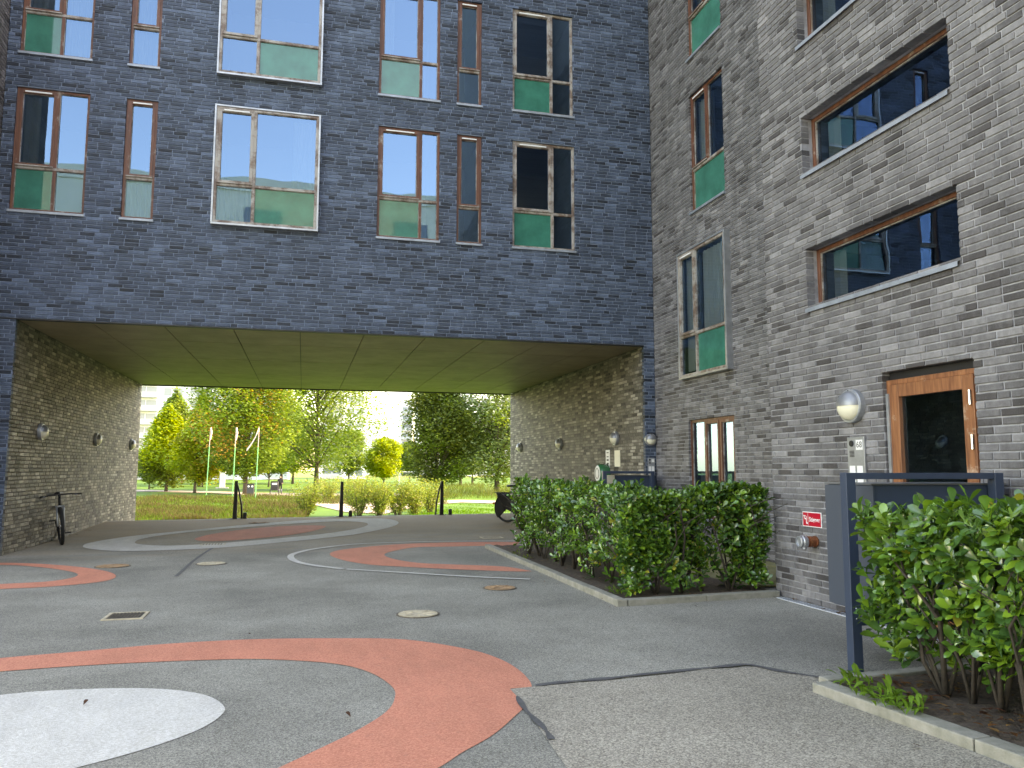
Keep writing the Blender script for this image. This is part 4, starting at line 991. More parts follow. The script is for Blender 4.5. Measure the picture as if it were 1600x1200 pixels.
# ------------------------------------------------------------------ bicycles
def bicycle(name, org, heading, lean, label, steer=0., R=.35, mudguard=False, loc_side=1):
    """built along +x (front), then turned by heading and leaned"""
    t = thing(name, org, label, 'bicycle')
    rot = Matrix.Rotation(heading, 4, 'Z') @ Matrix.Rotation(lean, 4, 'X'); O = Vector(org)
    def W(p): return tuple(O+rot @ Vector(p))
    def add(nm, mb, M, parent=t, smooth=True):
        mb.v = [W(p) for p in mb.v]; return part(nm, mb, M, parent, smooth)
    def wheel(cx, st_):
        c = Vector((cx, 0, R)); ax = Vector((-math.sin(st_), math.cos(st_), 0))
        w_ = add('wheel', MB().torus(c, ax, R-.045, .012, 36, 6), ALU)
        add('tyre', MB().torus(c, ax, R-.03, .03, 40, 8), RUBBER, w_)
        add('hub', MB().lathe(c-ax*.04, ax, [(.02, 0), (.02, .08)], 10), CHROME, w_)
        mb = MB(); f = Vector((math.cos(st_), math.sin(st_), 0))
        for k in range(14):
            an = k*math.pi/7; d = f*math.cos(an)+Vector((0, 0, 1))*math.sin(an); mb.tube([c+ax*(.025 if k % 2 else -.025), c+d*(R-.05)], .0016, 4, False)
        add('spokes', mb, CHROME, w_)
        return c
    rear, front = (-.52, 0, R), (.55, 0, R)
    bb, seat, head_t, head_b = (-.08, 0, .30), (-.24, 0, .78), (.33, 0, .86), (.37, 0, .72)
    wheel(-.52, 0); fc = wheel(.55, steer)
    mb = MB()
    for a, b, r in ((bb, seat, .017), (seat, head_t, .016), (bb, head_b, .02), (head_t, head_b, .022)): mb.tube([a, b], r, 8)
    for s in (-.05, .05): mb.tube([bb, (rear[0], s, R)], .010, 6); mb.tube([(seat[0], 0, seat[2]-.03), (rear[0], s, R)], .008, 6)
    add('frame', mb, BLACK)
    mb = MB(); ax = Vector((-math.sin(steer), math.cos(steer), 0))
    for s in (-1, 1): mb.tube([Vector((.385, 0, .70))+ax*.055*s, fc+ax*.055*s], .016, 8)
    mb.tube([Vector((.385, 0, .70))-ax*.075, Vector((.385, 0, .70))+ax*.075], .02, 8)
    add('fork', mb, ALU if not mudguard else STEELD)
    f = Vector((math.cos(steer), math.sin(steer), 0)); hb = Vector((.33, 0, .90))+f*.06
    mb = MB().tube([hb-ax*.34-f*.05+Vector((0, 0, -.02)), hb-ax*.18+Vector((0, 0, .02)), hb+Vector((0, 0, .02)), hb+ax*.18+Vector((0, 0, .02)), hb+ax*.34-f*.05+Vector((0, 0, -.0))], .013, 8); mb.tube([(.33, 0, .84), hb+Vector((0, 0, .02))], .018, 8)
    add('handlebar', mb, BLACK)
    for s in (-1, 1):
        add('grip', MB().tube([hb+ax*.24*s-f*.02, hb+ax*.36*s-f*.055], .018, 8), RUBBER)
        add('brake_lever', MB().tube([hb+ax*.2*s+f*.02, hb+ax*.26*s+f*.05, hb+ax*.33*s+f*.01+Vector((0, 0, -.03))], .006, 6), CHROME)
    add('seat_post', MB().tube([seat, (-.27, 0, .90)], .014, 8), CHROME)
    mb = MB(); 
    prof = [(-.42, .075), (-.36, .085), (-.28, .06), (-.2, .03), (-.13, .022)]
    for (x, w_) in prof: mb.v += [(x, -w_, .915), (x, -w_*.6, .95), (x, w_*.6, .95), (x, w_, .915), (x, 0, .895)]
    for k in range(4):
        for j in range(5): mb.f.append((k*5+j, k*5+(j+1) % 5, k*5+5+(j+1) % 5, k*5+5+j))
    mb.f += [(4, 3, 2, 1, 0), (20, 21, 22, 23, 24)]
    add('saddle', mb, BLACK)
    add('chainring', MB().torus((bb[0], -.05, bb[2]), (0, 1, 0), .085, .006, 24, 5), STEELD)
    for s, an in ((-1, .9), (1, .9+math.pi)):
        e = Vector((bb[0]+.17*math.cos(an), s*.08, bb[2]+.17*math.sin(an)))
        c_ = add('crank', MB().tube([(bb[0], s*.06, bb[2]), e], .011, 6), STEELD)
        add('pedal', MB().box(e.x-.05, e.x+.05, min(e.y, e.y+s*.1), max(e.y, e.y+s*.1), e.z-.012, e.z+.012), BLACK, c_, False)
    if mudguard:
        mb = MB(); c = Vector((-.52, 0, R)); N = 18
        for k in range(N+1):
            an = math.radians(20+200*k/N)
            for y_ in (-.03, 0, .03): mb.v.append((c.x+(R+.02-.006*(y_ != 0))*math.cos(an), y_, c.z+(R+.02-.006*(y_ != 0))*math.sin(an)))
        for k in range(N):
            for j in (0, 1): mb.f.append((3*k+j, 3*k+j+1, 3*k+4+j, 3*k+3+j))
        add('mudguard', mb, BLACK)
        for y_ in (-.045, .045):
            g_ = MB(); g_.v = [(c.x, y_, c.z)]+[(c.x+(R-.01)*math.cos(math.radians(-20+240*k/N)), y_, c.z+(R-.01)*math.sin(math.radians(-20+240*k/N))) for k in range(N+1)]; g_.f = [(0, k+1, k+2) for k in range(N)]
            add('skirt_guard', g_, BLACK)
        add('rear_rack', MB().tube([(-.28, -.06, .74), (-.82, -.06, .76), (-.82, .06, .76), (-.28, .06, .74)], .008, 6).tube([(-.78, -.06, .76), (-.53, -.06, R)], .007, 5).tube([(-.78, .06, .76), (-.53, .06, R)], .007, 5), BLACK)
        add('pannier', MB().box(-.85, -.5, .07, .17, .42, .73), mat('pannier_fabric', (.02, .02, .024), .9), t, False)
        add('reflector', MB().box(-.93, -.905, -.03, .03, .45, .50), mat('orange_reflector', (.8, .28, .02), .3), t, False)
    return t
bp_ = G(95, 852)
hd = math.atan2(-bp_.y, -bp_.x)
bicycle('bicycle', (bp_.x-.55*math.cos(hd)+.0, bp_.y-.55*math.sin(hd), 0), hd+.03, math.radians(5), 'black bicycle leaning on the passage wall, front wheel to the court', steer=.06)
bq = onZ(792, 815, T(5, 20.5))
bicycle('bicycle', (bq.x+.33, bq.y-.4, T(bq.x, bq.y)), math.radians(-52), math.radians(6), 'dark bicycle with mudguard and orange reflector half hidden by hedge tip', mudguard=True)

# ------------------------------------------------------------------ posts at the passage mouth
def post(u, h, label, curved=False):
    p = onZ(u, 808, .1); y = crest(p.x)+.0; p = Vector((CR.x, 0, 0)); d = ray(u, 808); p = d*(y/d.y); x = p.x
    t = thing('bollard', (x, y, .1), label, 'bollard', 'black steel posts at the passage mouth')
    z0 = .10
    mb = MB(); mb.v = [(x-.06, y-.04, z0), (x+.05, y-.04, z0), (x+.05, y+.04, z0), (x-.06, y+.04, z0), (x-.03, y-.03, z0+h), (x+.045, y-.03, z0+h), (x+.045, y+.03, z0+h), (x-.035, y+.03, z0+h)]
    mb.f = [(3, 2, 1, 0), (4, 5, 6, 7), (0, 1, 5, 4), (1, 2, 6, 5), (2, 3, 7, 6), (3, 0, 4, 7)]
    part('blade', mb, STEELD, t, bevel=.005)
    part('foot_plate', MB().box(x-.15, x+.15, y-.07, y+.07, z0, z0+.012), STEELD, t)
    part('stop_block', MB().box(x+.2, x+.29, y-.03, y+.05, z0, z0+.16), STEELD, t)
    if curved is not None:
        s = -1 if curved else 1
        part('stay', MB().tube([(x+s*.17, y+.02, z0), (x+s*.15, y+.02, z0+.35), (x+s*.08, y+.02, z0+h*.72), (x+s*.03, y+.02, z0+h*.93)], [.025, .025, .022, .016], 8), STEELD, t)
post(367, .98, 'black steel post with leaning stay, beside the tall dry meadow')
post(533, .95, 'single tapered black steel post in front of shrubs', None)
post(690, .95, 'black steel post with curved stay, beside the bright lawn', True)

# ------------------------------------------------------------------ park
def PG(u, v): return onZ(u, v, PARK)
def strip(name, top, bot, M, dz=.01):
    a = [PG(*p) for p in top]; b = [PG(*p) for p in bot]; mb = MB()
    for k in range(len(a)-1): mb.quad(*[(q.x, q.y, PARK+dz) for q in (b[k], b[k+1], a[k+1], a[k])])
    return struct(name, mb, M)
strip('gravel_path', [(100, 765.5), (230, 765.5), (330, 767.5), (400, 770), (480, 770.5), (560, 771), (640, 771)], [(100, 768), (230, 768), (330, 770.5), (400, 774), (480, 774.5), (560, 774.5), (640, 774)], GRAVEL)
strip('gravel_path', [(400, 780), (470, 781), (540, 782), (600, 785), (660, 783), (720, 781), (800, 783), (900, 786)], [(400, 782), (470, 784), (540, 800), (600, 803), (660, 790), (720, 785), (800, 787.5), (900, 791)], GRAVEL)
strip('dry_grass_field', [(-200, 738), (400, 738.5), (800, 738.5), (1400, 738)], [(-200, 741), (400, 746), (800, 746), (1400, 744)], GRASS_DRY, .02)

def tree(u, v, top_v, w_px, base_px, cols, label, seed, kind='round', nleaf=9000, Ydist=None, leaf=.2, accents=None, group='park trees', cx=None, low=None):
    """u,v: foot of the trunk in the picture; the crown's reach from the picture's width at that distance"""
    rd = random.Random(seed)
    p = PG(u, v) if Ydist is None else None
    if p is None: q = onY(u, 740, Ydist); p = Vector((q.x, Ydist, PARK))
    dep = Vector((p.x, p.y, 0)).dot(CF)
    Htop = onY(u, top_v, p.y).z; W2 = w_px/2/FPX*dep; zlow = onY(u, base_px, p.y).z
    H = Htop-PARK; cz = (Htop+zlow)/2; rz = (Htop-zlow)/2
    t = thing('tree', (p.x, p.y, PARK), label, 'tree', group)
    def prof(s):                                # crown half-width by height 0..1
        if kind == 'cone': return max(.05, (1-s)**.75*min(1, .45+2.2*s))
        if kind == 'tall': return max(.08, (1-s**2.2)*min(1, .5+1.6*s))
        return max(.08, math.sqrt(max(0, 1-(2*s-1)**2))*.9+.1*(1-s))
    f1, f2, f3 = rd.random()*6, rd.random()*6, rd.random()*6
    def lobe(an, s): return 1+.2*math.sin(2*an+f1+3.5*s)+.14*math.sin(3*an+f2-7*s)+.10*math.sin(5*an+f3+11*s)
    tr = MB(); r0 = max(.1, H*.017); pts = [Vector((p.x, p.y, PARK-.1))]
    n = 7
    for k in range(1, n+1): pts.append(Vector((p.x+rd.gauss(0, H*.006), p.y+rd.gauss(0, H*.006), PARK+(H*.9)*k/n)))
    tr.tube(pts, [r0*1.25]+[r0*(1-.85*k/n) for k in range(1, n+1)], 8)
    part('trunk', tr, BARK, t, smooth=True)
    clumps = []; nb = 90
    br = MB()
    for k in range(nb):
        s = rd.random()**.85; an = rd.random()*6.283; rr_ = prof(s)*W2*lobe(an, s)*(rd.random()**.45)
        c = Vector((p.x+math.cos(an)*rr_, p.y+math.sin(an)*rr_, zlow+(Htop-zlow)*s)); clumps.append(c)
        if rd.random() < .5:
            zs = max(zlow-.3*rz, c.z-rr_*.8-.3); zs = max(PARK+H*.15, zs); b0 = Vector((p.x, p.y, zs)); md = b0.lerp(c, .55)+Vector((0, 0, rr_*.12))
            br.tube([b0, md, c], [r0*.38, r0*.22, r0*.08], 5, False)
    part('limbs', br, BARK, t, smooth=True)
    mb = MB(); mb.c = []; leaf = leaf*1.45; nleaf = int(nleaf*2.8)
    sc = W2*.24
    acc = accents or []
    for c in clumps:
        cc = rd.choice(cols); k0 = rd.uniform(.8, 1.25)
        for (ax_, az_, rad, colr) in acc:
            q = onY(ax_, az_, p.y)
            if math.hypot(c.x-q.x, c.z-q.z) < rad*.72: cc = colr
        for j in range(nleaf//nb):
            o = Vector((rd.gauss(0, sc), rd.gauss(0, sc), rd.gauss(0, sc*.7)))
            q = c+o
            s = (q.z-zlow)/(Htop-zlow)
            if s > 1.03 or s < -.06: continue
            lim = prof(min(1, max(0, s)))*W2*1.1*lobe(math.atan2(q.y-p.y, q.x-p.x), s)+.1
            if math.hypot(q.x-p.x, q.y-p.y) > lim*rd.uniform(.85, 1.1): continue
            L = leaf*rd.uniform(.7, 1.35); a1 = rd.random()*6.283; d = Vector((math.cos(a1), math.sin(a1), rd.uniform(-.7, .35))).normalized()
            sd_ = d.cross(Vector((rd.gauss(0, .6), rd.gauss(0, .6), 1))).normalized()
            g = k0*rd.uniform(.75, 1.25); col = tuple(x*g for x in cc)
            i = len(mb.v); mb.v += [tuple(q), tuple(q+d*L*.5+sd_*L*.33), tuple(q+d*L), tuple(q+d*L*.5-sd_*L*.33)]; mb.f.append((i, i+1, i+2, i+3)); mb.c += [col]*4
    part('crown', mb, LEAF_TREE, t, stuff=True)
YG = [(.26, .34, .03), (.21, .31, .03), (.31, .37, .03)]; MG = [(.13, .22, .035), (.17, .26, .04), (.10, .18, .035)]; DG = [(.075, .115, .028), (.09, .135, .03), (.11, .14, .025)]
LG = [(.17, .26, .06), (.13, .22, .06), (.20, .28, .05)]; OR = [(.34, .27, .05), (.27, .31, .04), (.24, .30, .04)]; GG = [(.22, .30, .15), (.26, .34, .18), (.17, .25, .10)]
tree(233, 764, 700, 46, 752, DG+MG, 'small dark green tree beside the passage wall edge', 1, 'round', 5000)
tree(270, 756, 608, 80, 745, LG, 'tall pale green poplar behind the yellow tree', 2, 'tall', 8000, Ydist=128, leaf=.26)
tree(312, 756, 612, 55, 745, LG+YG, 'pale green poplar with thin crown behind orange tree', 3, 'tall', 6000, Ydist=120, leaf=.26)
tree(304, 770, 640, 84, 750, OR+YG, 'slender yellow and orange tree beside the green poles', 4, 'tall', 7000)
tree(259, 768, 634, 116, 754, YG, 'bright yellow green cone shaped tree near the passage wall', 5, 'cone', 11000, accents=[(235, 745, 2.0, (.12, .18, .03)), (270, 748, 2.2, (.13, .19, .03))])
tree(383, 772, 565, 165, 744, MG+MG+LG, 'large green tree with orange patches behind the green poles', 6, 'round', 15000, accents=[(333, 655, .9, (.40, .22, .06)), (348, 692, .7, (.40, .22, .07)), (338, 622, 1., (.38, .28, .06)), (395, 655, .6, (.38, .24, .06)), (412, 618, .7, (.36, .25, .06))])
tree(457, 756, 645, 100, 740, YG+MG, 'yellow green tree behind the person with the pram', 7, 'round', 7000)
tree(494, 765, 545, 205, 740, LG+LG+MG, 'tall airy light green tree with visible limbs', 8, 'round', 11000, leaf=.24)
tree(600, 748, 684, 66, 746, YG, 'small bright yellow tree on the lawn near the goal', 9, 'round', 7000, Ydist=110)
tree(640, 746, 690, 50, 744, MG+LG, 'distant mid green tree beyond the goal', 10, 'round', 4000, Ydist=150, leaf=.3)
tree(682, 770, 600, 124, 756, DG+DG+MG, 'dense dark olive tree beside the curved black post', 11, 'round', 14000)
tree(738, 757, 660, 60, 742, MG+LG, 'mid green young tree between dark tree and willow', 12, 'round', 6000)
tree(776, 770, 545, 150, 754, GG+GG+LG, 'big grey green drooping tree beside the right passage wall', 13, 'round', 15000, leaf=.22)
tree(317, 757, 715, 60, 745, DG+MG, 'low dark tree in the shade beyond the white plinth', 14, 'round', 4000, Ydist=118)
tree(420, 754, 690, 70, 740, MG, 'dark green tree behind the litter bin', 15, 'round', 5000, Ydist=115)

tree(345, 752, 640, 110, 742, MG+LG, 'broad green tree far behind the green poles', 16, 'round', 6000, Ydist=140, leaf=.28)
tree(440, 752, 630, 110, 740, LG+MG, 'broad light green tree far behind the pram', 17, 'round', 6000, Ydist=140, leaf=.28)
tree(545, 752, 670, 70, 742, LG, 'light green tree half hiding the white end balconies', 18, 'round', 4000, Ydist=150, leaf=.28)
tree(720, 752, 640, 90, 744, MG+GG, 'green tree filling the gap beside the dark olive tree', 19, 'round', 6000, Ydist=120, leaf=.26)
def shrub(u, v, h_px, w_px, cols, label, seed):
    rd = random.Random(seed); p = PG(u, v); dep = Vector((p.x, p.y, 0)).dot(CF); H = h_px/FPX*dep; W2 = w_px/2/FPX*dep
    t = thing('shrub', (p.x, p.y, PARK), label, 'shrub', 'willow shrubs along the gravel path'); st_ = MB(); lf = MB(); lf.c = []
    W2 *= 1.35
    for k in range(26):
        an = rd.random()*6.28; r = W2*rd.random()**.5; e = Vector((p.x+math.cos(an)*r, p.y+math.sin(an)*r, PARK+H*rd.uniform(.65, 1.0))); b = Vector((p.x+math.cos(an)*r*.15, p.y+math.sin(an)*r*.15, PARK-.03)); md = b.lerp(e, .5)+Vector((math.cos(an)*-.05*r, math.sin(an)*-.05*r, .1))
        st_.tube([b, md, e], [.018, .012, .005], 5, False)
        for j in range(120):
            s = .12+.92*rd.random(); q = (b.lerp(md, s*2) if s < .5 else md.lerp(e, s*2-1))+Vector((rd.gauss(0, .14), rd.gauss(0, .14), rd.gauss(0, .1)))
            d = Vector((rd.gauss(0, 1), rd.gauss(0, 1), rd.uniform(-.3, 1))).normalized(); L = rd.uniform(.09, .17); sd_ = d.cross(Vector((rd.gauss(0, 1), rd.gauss(0, 1), .3))).normalized(); g = rd.uniform(.7, 1.3); c = rd.choice(cols)
            i = len(lf.v); lf.v += [tuple(q), tuple(q+d*L*.5+sd_*L*.16), tuple(q+d*L), tuple(q+d*L*.5-sd_*L*.16)]; lf.f.append((i, i+1, i+2, i+3)); lf.c += [tuple(x*g for x in c)]*4
    part('stems', st_, BARK, t); part('foliage', lf, LEAF_TREE, t, stuff=True)
SG = [(.17, .24, .05), (.22, .28, .06), (.13, .2, .04), (.25, .26, .07)]
for k, (u, v, h, w_) in enumerate(((478, 806, 52, 40), (512, 783, 36, 36), (560, 806, 62, 52), (592, 806, 48, 40), (622, 804, 58, 48), (648, 803, 44, 36), (672, 800, 50, 40), (548, 790, 44, 40))):
    shrub(u, v, h, w_, SG, ['loose willow shrub standing alone left of the tapered post', 'small willow shrub beyond the gravel in front of airy tree', 'leafy willow shrub beside the tapered black post', 'narrow willow shrub between the two tallest shrubs along the gravel', 'tall willow shrub in the row along the gravel', 'low willow shrub between the tallest shrub and the spreading one', 'spreading willow shrub nearest the curved post', 'willow shrub behind the tapered black post'][k], 60+k)

# meadow: tall dry grass, one mass
def meadow(name, poly, n, cols, h0, h1, seed, label=None):
    rd = random.Random(seed); mb = MB(); mb.c = []
    xs_ = [q[0] for q in poly]; cnt = 0
    while cnt < n:
        u = rd.uniform(poly[0][0], poly[1][0]); v = poly[0][1]+(poly[1][1]-poly[0][1])*rd.random()
        p = PG(u, v)
        dens = min(1, max(0, .5+.5*math.sin(p.x*.62+1.7*math.sin(p.y*.21))*math.sin(p.y*.33+p.x*.25)+.3*math.sin(p.x*1.9+p.y*.9)))
        if rd.random() > .25+.75*dens: continue
        cnt += 1
        c = cols[0] if rd.random() < .2+.7*dens else cols[1]; c = c if rd.random() > .12 else cols[2]
        g = rd.uniform(.65, 1.3); h = rd.uniform(h0, h1)*(.3+.95*dens); an = rd.random()*6.28; wd = rd.uniform(.008, .02); s = Vector((math.cos(an), math.sin(an), 0)); ln = Vector((rd.gauss(0, .5), rd.gauss(0, .5), 1))*h
        b = Vector((p.x, p.y, PARK-.02)); i = len(mb.v); m_ = b+ln*.55
        mb.v += [tuple(b-s*wd), tuple(b+s*wd), tuple(m_+s*wd*.8), tuple(m_-s*wd*.8), tuple(b+ln+s*h*.12)]; mb.f += [(i, i+1, i+2, i+3), (i+3, i+2, i+4)]; mb.c += [tuple(x*g for x in c)]*5
    struct(name, mb, BLADE, 'stuff')
meadow('meadow_grass', [(150, 776), (475, 818)], 60000, [(.085, .07, .03), (.065, .15, .008), (.13, .13, .045)], .12, .42, 5)
meadow('meadow_grass', [(470, 776), (700, 788)], 5000, [(.09, .085, .03), (.06, .14, .01), (.12, .12, .04)], .2, .5, 6)
meadow('meadow_grass', [(685, 757), (900, 779)], 9000, [(.10, .115, .03), (.08, .14, .02), (.14, .15, .045)], .3, .8, 7)
meadow('lawn_tufts', [(640, 787), (860, 812)], 9000, [(.06, .16, .006), (.075, .19, .008), (.09, .19, .012)], .05, .12, 8)

# poles with streamers
for k, (u, v, tp_) in enumerate(((322, 776, 668), (363, 778, 668), (399, 779, 668))):
    p = PG(u, v); tz = onY(u, tp_, p.y).z; lx = [.14, .1, .1][k]
    t = thing('streamer_pole', (p.x, p.y, PARK), ['green pole with faded pink top, leaning, nearest the yellow tree', 'green pole with faded pink top between two similar poles', 'green pole with long pink streamer blown sideways'][k], 'pole', 'green streamer poles on the lawn')
    P = [Vector((p.x+lx*s, p.y, PARK+(tz-PARK)*s)) for s in (0, .33, .66, 1)]
    part('lower_pole', MB().tube([P[0], P[1], P[2], P[2].lerp(P[3], .2)], .037, 8), mat('pole_green', (.10, .42, .16), .5), t)
    part('upper_pole', MB().tube([P[2].lerp(P[3], .2), P[3]], .033, 8), mat('pole_pink', (.5, .33, .31), .6), t)
    if k == 2:
        mb = MB(); a = P[3]; N = 10
        for j in range(N+1):
            s = j/N; q = a+Vector((-.95*s*(.4+.6*s), -.2*math.sin(s*5), -1.9*s)); mb.v += [tuple(q+Vector((0, 0, .10))), tuple(q-Vector((0, 0, .10)))]
        for j in range(N): mb.f.append((2*j, 2*j+1, 2*j+3, 2*j+2))
        part('streamer', mb, mat('streamer_cloth', (.72, .55, .52), .8), t)
    else: part('streamer', MB().tube([P[3]+Vector((.05, 0, 0)), P[3]+Vector((.12, -.1, -.5)), P[3]+Vector((.05, -.1, -1.1))], [.05, .07, .03], 6), mat('streamer_cloth', (.72, .55, .52), .8), t)

# litter bin
p = PG(391, 773); t = thing('litter_bin', (p.x, p.y, PARK), 'dark grey litter bin with two white openings by the path', 'litter bin')
part('body', MB().box(p.x-.33, p.x+.33, p.y-.25, p.y+.25, PARK, PARK+.95), mat('bin_grey', (.03, .035, .042), .5), t, bevel=.03)
part('lid', MB().box(p.x-.36, p.x+.36, p.y-.28, p.y+.28, PARK+.952, PARK+1.03), mat('bin_grey', ()), t, bevel=.02)
for s in (-.16, .16): part('opening_label', MB().lathe((p.x+s, p.y-.252, PARK+.8), (0, -1, 0), [(.09, 0), (.085, .01), (0, .012)], 16), WHITE, t)
# white plinth, picnic table, goal
p = PG(347, 763); t = thing('white_plinth', (p.x, p.y, PARK), 'tall white plinth on a stone base on the lawn', 'plinth')
part('base', MB().box(p.x-.75, p.x+.75, p.y-.5, p.y+.5, PARK, PARK+.12), mat('plinth_base', (.5, .5, .48), .8), t); part('shaft', MB().box(p.x-.32, p.x+.32, p.y-.3, p.y+.3, PARK+.12, PARK+2.0), WHITE, t, bevel=.03)
part('cap', MB().box(p.x-.36, p.x+.36, p.y-.34, p.y+.34, PARK+2.002, PARK+2.1), WHITE, t, bevel=.02)
p = PG(300, 757); t = thing('picnic_table', (p.x, p.y, PARK), 'long brown picnic table under the slender orange tree', 'picnic table'); WP = mat('picnic_wood', (.22, .16, .1), .8)
part('table_top', MB().box(p.x-2, p.x+2, p.y-.4, p.y+.4, PARK+.72, PARK+.78), WP, t)
for s in (-.75, .75): part('bench', MB().box(p.x-2, p.x+2, p.y+s-.15, p.y+s+.15, PARK+.42, PARK+.47), WP, t)
for s in (-1.5, 1.5): part('trestle', MB().box(p.x+s-.05, p.x+s+.05, p.y-.85, p.y+.85, PARK+.34, PARK+.42).box(p.x+s-.05, p.x+s+.05, p.y-.3, p.y-.2, PARK, PARK+.72).box(p.x+s-.05, p.x+s+.05, p.y+.2, p.y+.3, PARK, PARK+.72), WP, t)
p = onY(624, 742, 125); p = Vector((p.x, 125, PARK)); t = thing('goal', (p.x, p.y, PARK), 'white football goal frame on the far field', 'goal')
for s in (0, 3.0): part('upright', MB().tube([(p.x+s, p.y+s*.3, PARK), (p.x+s, p.y+s*.3, PARK+2)], .06, 8), WHITE, t); part('back_stay', MB().tube([(p.x+s, p.y+s*.3, PARK+2), (p.x+s, p.y+s*.3+1.3, PARK)], .04, 6), WHITE, t)
part('crossbar', MB().tube([(p.x, p.y, PARK+2), (p.x+3, p.y+.9, PARK+2)], .06, 8), WHITE, t)
nm = MB()
for k in range(13):
    x = p.x+3*k/12; y = p.y+.9*k/12; nm.tube([(x, y, PARK+1.98), (x, y+1.27, PARK+.02)], .008, 3, False)
for k in range(9):
    f = k/8; nm.tube([(p.x, p.y+1.3*f, PARK+2*(1-f)), (p.x+3, p.y+.9+1.3*f, PARK+2*(1-f))], .008, 3, False)
part('net', nm, WHITE, t)

# person with a pram
p = PG(432, 772.5); Hh = 1.72
def person(x, y, z, H, label):
    t = thing('person', (x, y, z), label, 'person')
    me = bpy.data.meshes.new('body'); k = H/1.72
    V = [(0, 0, .95), (0, .02, 1.15), (0, .03, 1.38), (0, .0, 1.50), (0, -.02, 1.60), (0, -.03, 1.70),
         (-.10, 0, .90), (-.11, -.06, .50), (-.11, .06, .09), (-.11, -.08, .04), (.10, 0, .90), (.11, .10, .50), (.11, .24, .12), (.11, .14, .05),
         (-.19, .02, 1.40), (-.25, -.05, 1.15), (-.2, -.30, 1.05), (-.18, -.38, 1.05), (.19, .02, 1.40), (.25, -.05, 1.15), (.2, -.30, 1.05), (.18, -.38, 1.05)]
    E_ = [(0, 1), (1, 2), (2, 3), (3, 4), (4, 5), (0, 6), (6, 7), (7, 8), (8, 9), (0, 10), (10, 11), (11, 12), (12, 13), (2, 14), (14, 15), (15, 16), (16, 17), (2, 18), (18, 19), (19, 20), (20, 21)]
    Rr = [.15, .15, .16, .06, .09, .075, .10, .07, .05, .045, .10, .07, .05, .045, .08, .06, .045, .04, .08, .06, .045, .04]
    me.from_pydata([(a*k, b*k, c*k) for a, b, c in V], E_, []); o = bpy.data.objects.new('body', me); COL.objects.link(o); o.parent = t; OFF[o] = OFF[t]
    sk = o.modifiers.new('skin', 'SKIN'); sv = me.skin_vertices[0].data
    for q, r in zip(sv, Rr): q.radius = (r*k, r*k)
    sv[0].use_root = True; ss = o.modifiers.new('sub', 'SUBSURF'); ss.levels = ss.render_levels = 1
    M = mat('jacket_black', (.012, .012, .015), .8); me.materials.append(M)
    part('face', MB().lathe((x, y-.03*k-.06, z+1.64*k), (0, -1, .05), [(.075, 0), (.07, .03), (.04, .055), (.012, .06)], 12), mat('skin', (.45, .28, .21), .6), t, smooth=True)
    part('hair', MB().lathe((x, y-.0, z+1.66*k), (0, .35, 1), [(.098, -.05), (.1, .02), (.08, .075), (.03, .1)], 12), mat('hair_grey', (.12, .10, .085), .8), t, smooth=True)
    for s in (-1, 1): part('hand', MB().lathe((x+s*.18*k, y-.38*k, z+1.05*k), (0, -1, 0), [(.03, 0), (.042, .04), (.035, .08), (.01, .1)], 8), MATS['skin'], t, smooth=True)
    part('trousers', MB().tube([(x-.11*k, y-.06*k, z+.52*k), (x-.11*k, y+.06*k, z+.10*k)], [.085, .07], 8).tube([(x+.11*k, y+.10*k, z+.52*k), (x+.11*k, y+.23*k, z+.13*k)], [.085, .07], 8), mat('trousers', (.16, .17, .20), .8), t, smooth=True)
    return t
person(p.x+.3, p.y+.9, PARK, Hh, 'person in black jacket walking behind a black pram')
t = thing('pram', (p.x-.2, p.y, PARK), 'boxy black pram with hood on the park path', 'pram'); x, y, z = p.x-.2, p.y, PARK
part('basket', MB().box(x-.36, x+.36, y-.45, y+.45, z+.42, z+.85), BLACK, t, bevel=.06)
part('hood', MB().lathe((x-.36, y+.1, z+.85), (1, 0, 0), [(.40, 0), (.43, .05), (.43, .67), (.40, .72)], 20), BLACK, t, smooth=True)
part('hood_window', MB().box(x-.24, x+.24, y-.345, y-.32, z+.93, z+1.12), mat('clear_vinyl', (.45, .48, .5), .2), t)
part('handle', MB().tube([(x-.3, y+.4, z+.7), (x-.28, y+.72, z+1.05), (x+.28, y+.72, z+1.05), (x+.3, y+.4, z+.7)], .018, 6), STEELD, t)
part('chassis', MB().tube([(x-.33, y-.45, z+.2), (x-.3, y+.45, z+.45)], .018, 6).tube([(x+.33, y-.45, z+.2), (x+.3, y+.45, z+.45)], .018, 6).tube([(x-.38, y-.4, z+.2), (x+.38, y-.4, z+.2)], .015, 6).tube([(x-.38, y+.4, z+.2), (x+.38, y+.4, z+.2)], .015, 6), CHROME, t)
for sx_ in (-.4, .4):
    for sy_ in (-.42, .42): w_ = part('wheel', MB().torus((x+sx_, y+sy_, z+.2), (1, 0, 0), .18, .03, 20, 6), RUBBER, t); part('hub', MB().lathe((x+sx_-.03, y+sy_, z+.2), (1, 0, 0), [(.06, 0), (.06, .06)], 10), CHROME, w_)

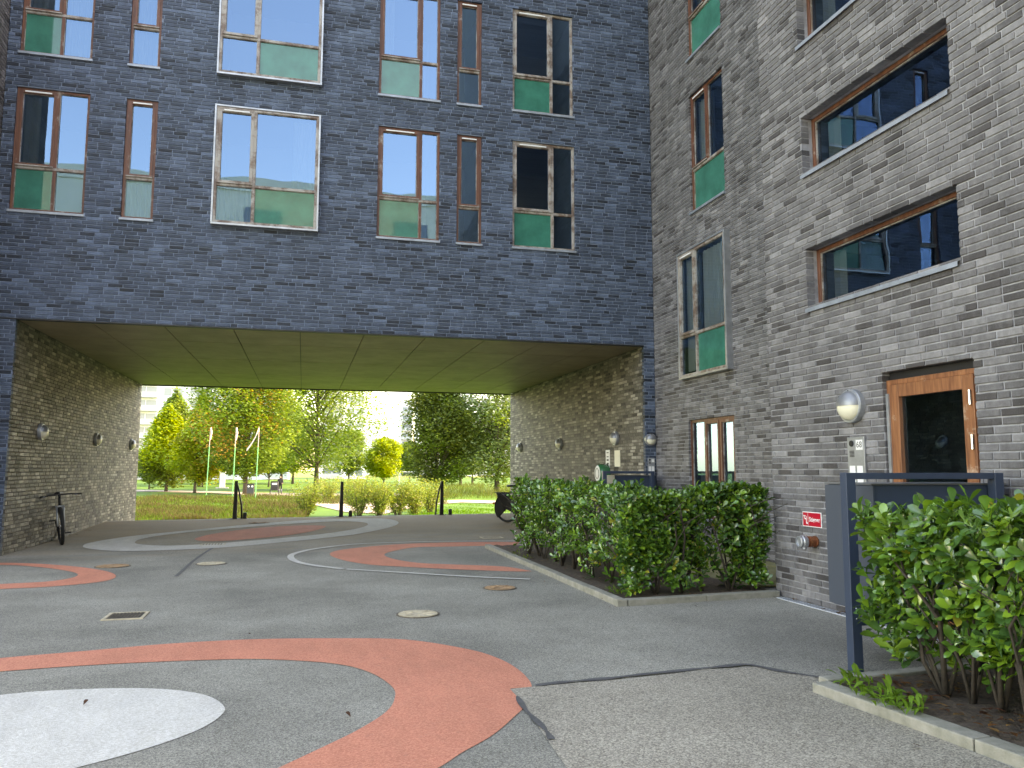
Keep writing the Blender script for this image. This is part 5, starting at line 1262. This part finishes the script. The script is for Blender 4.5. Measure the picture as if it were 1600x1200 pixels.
# ------------------------------------------------------------------ buildings beyond the park
WHITEB = mat('white_cladding', (.76, .79, .83), .6, var=.06, vscale=.15)
GREYB = mat('grey_cladding', (.42, .45, .49), .6, var=.06, vscale=.15)
DGLASS = mat('far_glass', (.16, .20, .23), .1, spec=.8)
RAIL = mat('balcony_glass', (.30, .36, .39), .15, spec=.7)
SLAB = mat('balcony_slab', (.40, .41, .43), .7)
def block(u0, u1, Yd, ztop, M, label, fl=3.0, bay=5.0, depth=14, bal=True, seed=1, z0=PARK):
    a = onY(u0, 740, Yd); b = onY(u1, 740, Yd); x0, x1 = a.x, b.x; rd = random.Random(seed)
    t = thing('apartment_block', ((x0+x1)/2, Yd, z0), label, 'building', 'buildings beyond the park')
    part('walls', MB().box(x0, x1, Yd, Yd+depth, z0, ztop), M, t); part('roof_edge', MB().box(x0-.2, x1+.2, Yd-.2, Yd+depth+.2, ztop+.002, ztop+.4), SLAB, t)
    nb = max(1, int((x1-x0)/bay)); nf = int((ztop-z0)/fl)
    for f in range(nf):
        zf = z0+f*fl+.4
        for k in range(nb):
            xa = x0+(x1-x0)*(k+.12)/nb; xb = x0+(x1-x0)*(k+.9)/nb; kind = (k+f*0+seed) % 3
            if kind == 2 and bal:
                w_ = part('window', MB().box(xa+.2, xa+.2+(xb-xa)*.35, Yd-.05, Yd+.02, zf+.3, zf+2.0), DGLASS, t)
                part('window', MB().box(xa+.2+(xb-xa)*.5, xb-.3, Yd-.05, Yd+.02, zf+.3, zf+2.0), DGLASS, t)
            else:
                w_ = part('window', MB().box(xa, xb, Yd-.05, Yd+.02, zf, zf+2.2), DGLASS, t)
                part('mullion', MB().box((xa+xb)/2-.06, (xa+xb)/2+.06, Yd-.09, Yd-.052, zf, zf+2.2), M, w_)
                if bal:
                    q = part('balcony', MB().box(xa-.3, xb+.3, Yd-1.6, Yd-.1, zf-.3, zf-.1), SLAB, t)
                    part('railing', MB().box(xa-.28, xb+.28, Yd-1.58, Yd-1.53, zf-.098, zf+.9).box(xa-.28, xa-.24, Yd-1.52, Yd-.12, zf-.098, zf+.9), RAIL, q)
    return t
block(110, 452, 190, 32, WHITEB, 'long white apartment block with glazed balconies behind the yellow tree', seed=2, bay=5.5)
block(500, 572, 200, 32, WHITEB, 'white apartment block with end balconies behind the airy tree', seed=1, bay=5.5)
block(576, 606, 330, 20.5, WHITEB, 'low white block with large grey windows beyond the small yellow tree', seed=1, bal=False, bay=6, fl=6)
block(626, 643, 300, 27, GREYB, 'narrow grey tower with stacked balconies beyond the field', seed=1, bay=4.4, fl=3.3)
block(656, 745, 260, 34, WHITEB, 'tall white block rising behind the dark olive tree', seed=3, bay=6)
block(745, 1000, 280, 26, WHITEB, 'white block hidden behind the grey green tree', seed=4, bay=6)
# the cream house across the court, seen as a reflection in the panes
t = thing('apartment_block', (0, -30, 0), 'pale cream block across the court, seen mirrored in the window panes', 'building'); CR_ = mat('cream_render', (.78, .74, .62), .8, var=.05, vscale=.3)
part('walls', MB().box(-40, 30, -44, -30, 0, 21.5), CR_, t)
for f in range(6):
    part('floor_band', MB().box(-40, 30, -29.99, -29.85, 1+f*3.3, 1.5+f*3.3), WHITEB, t)
    for k in range(12): part('window', MB().box(-37+k*5.4, -34.4+k*5.4, -29.995, -29.95, 1.9+f*3.3, 3.7+f*3.3), DGLASS, t)
part('parapet', MB().box(-40.1, 30.1, -44.1, -29.9, 21.502, 22.4), CR_, t)
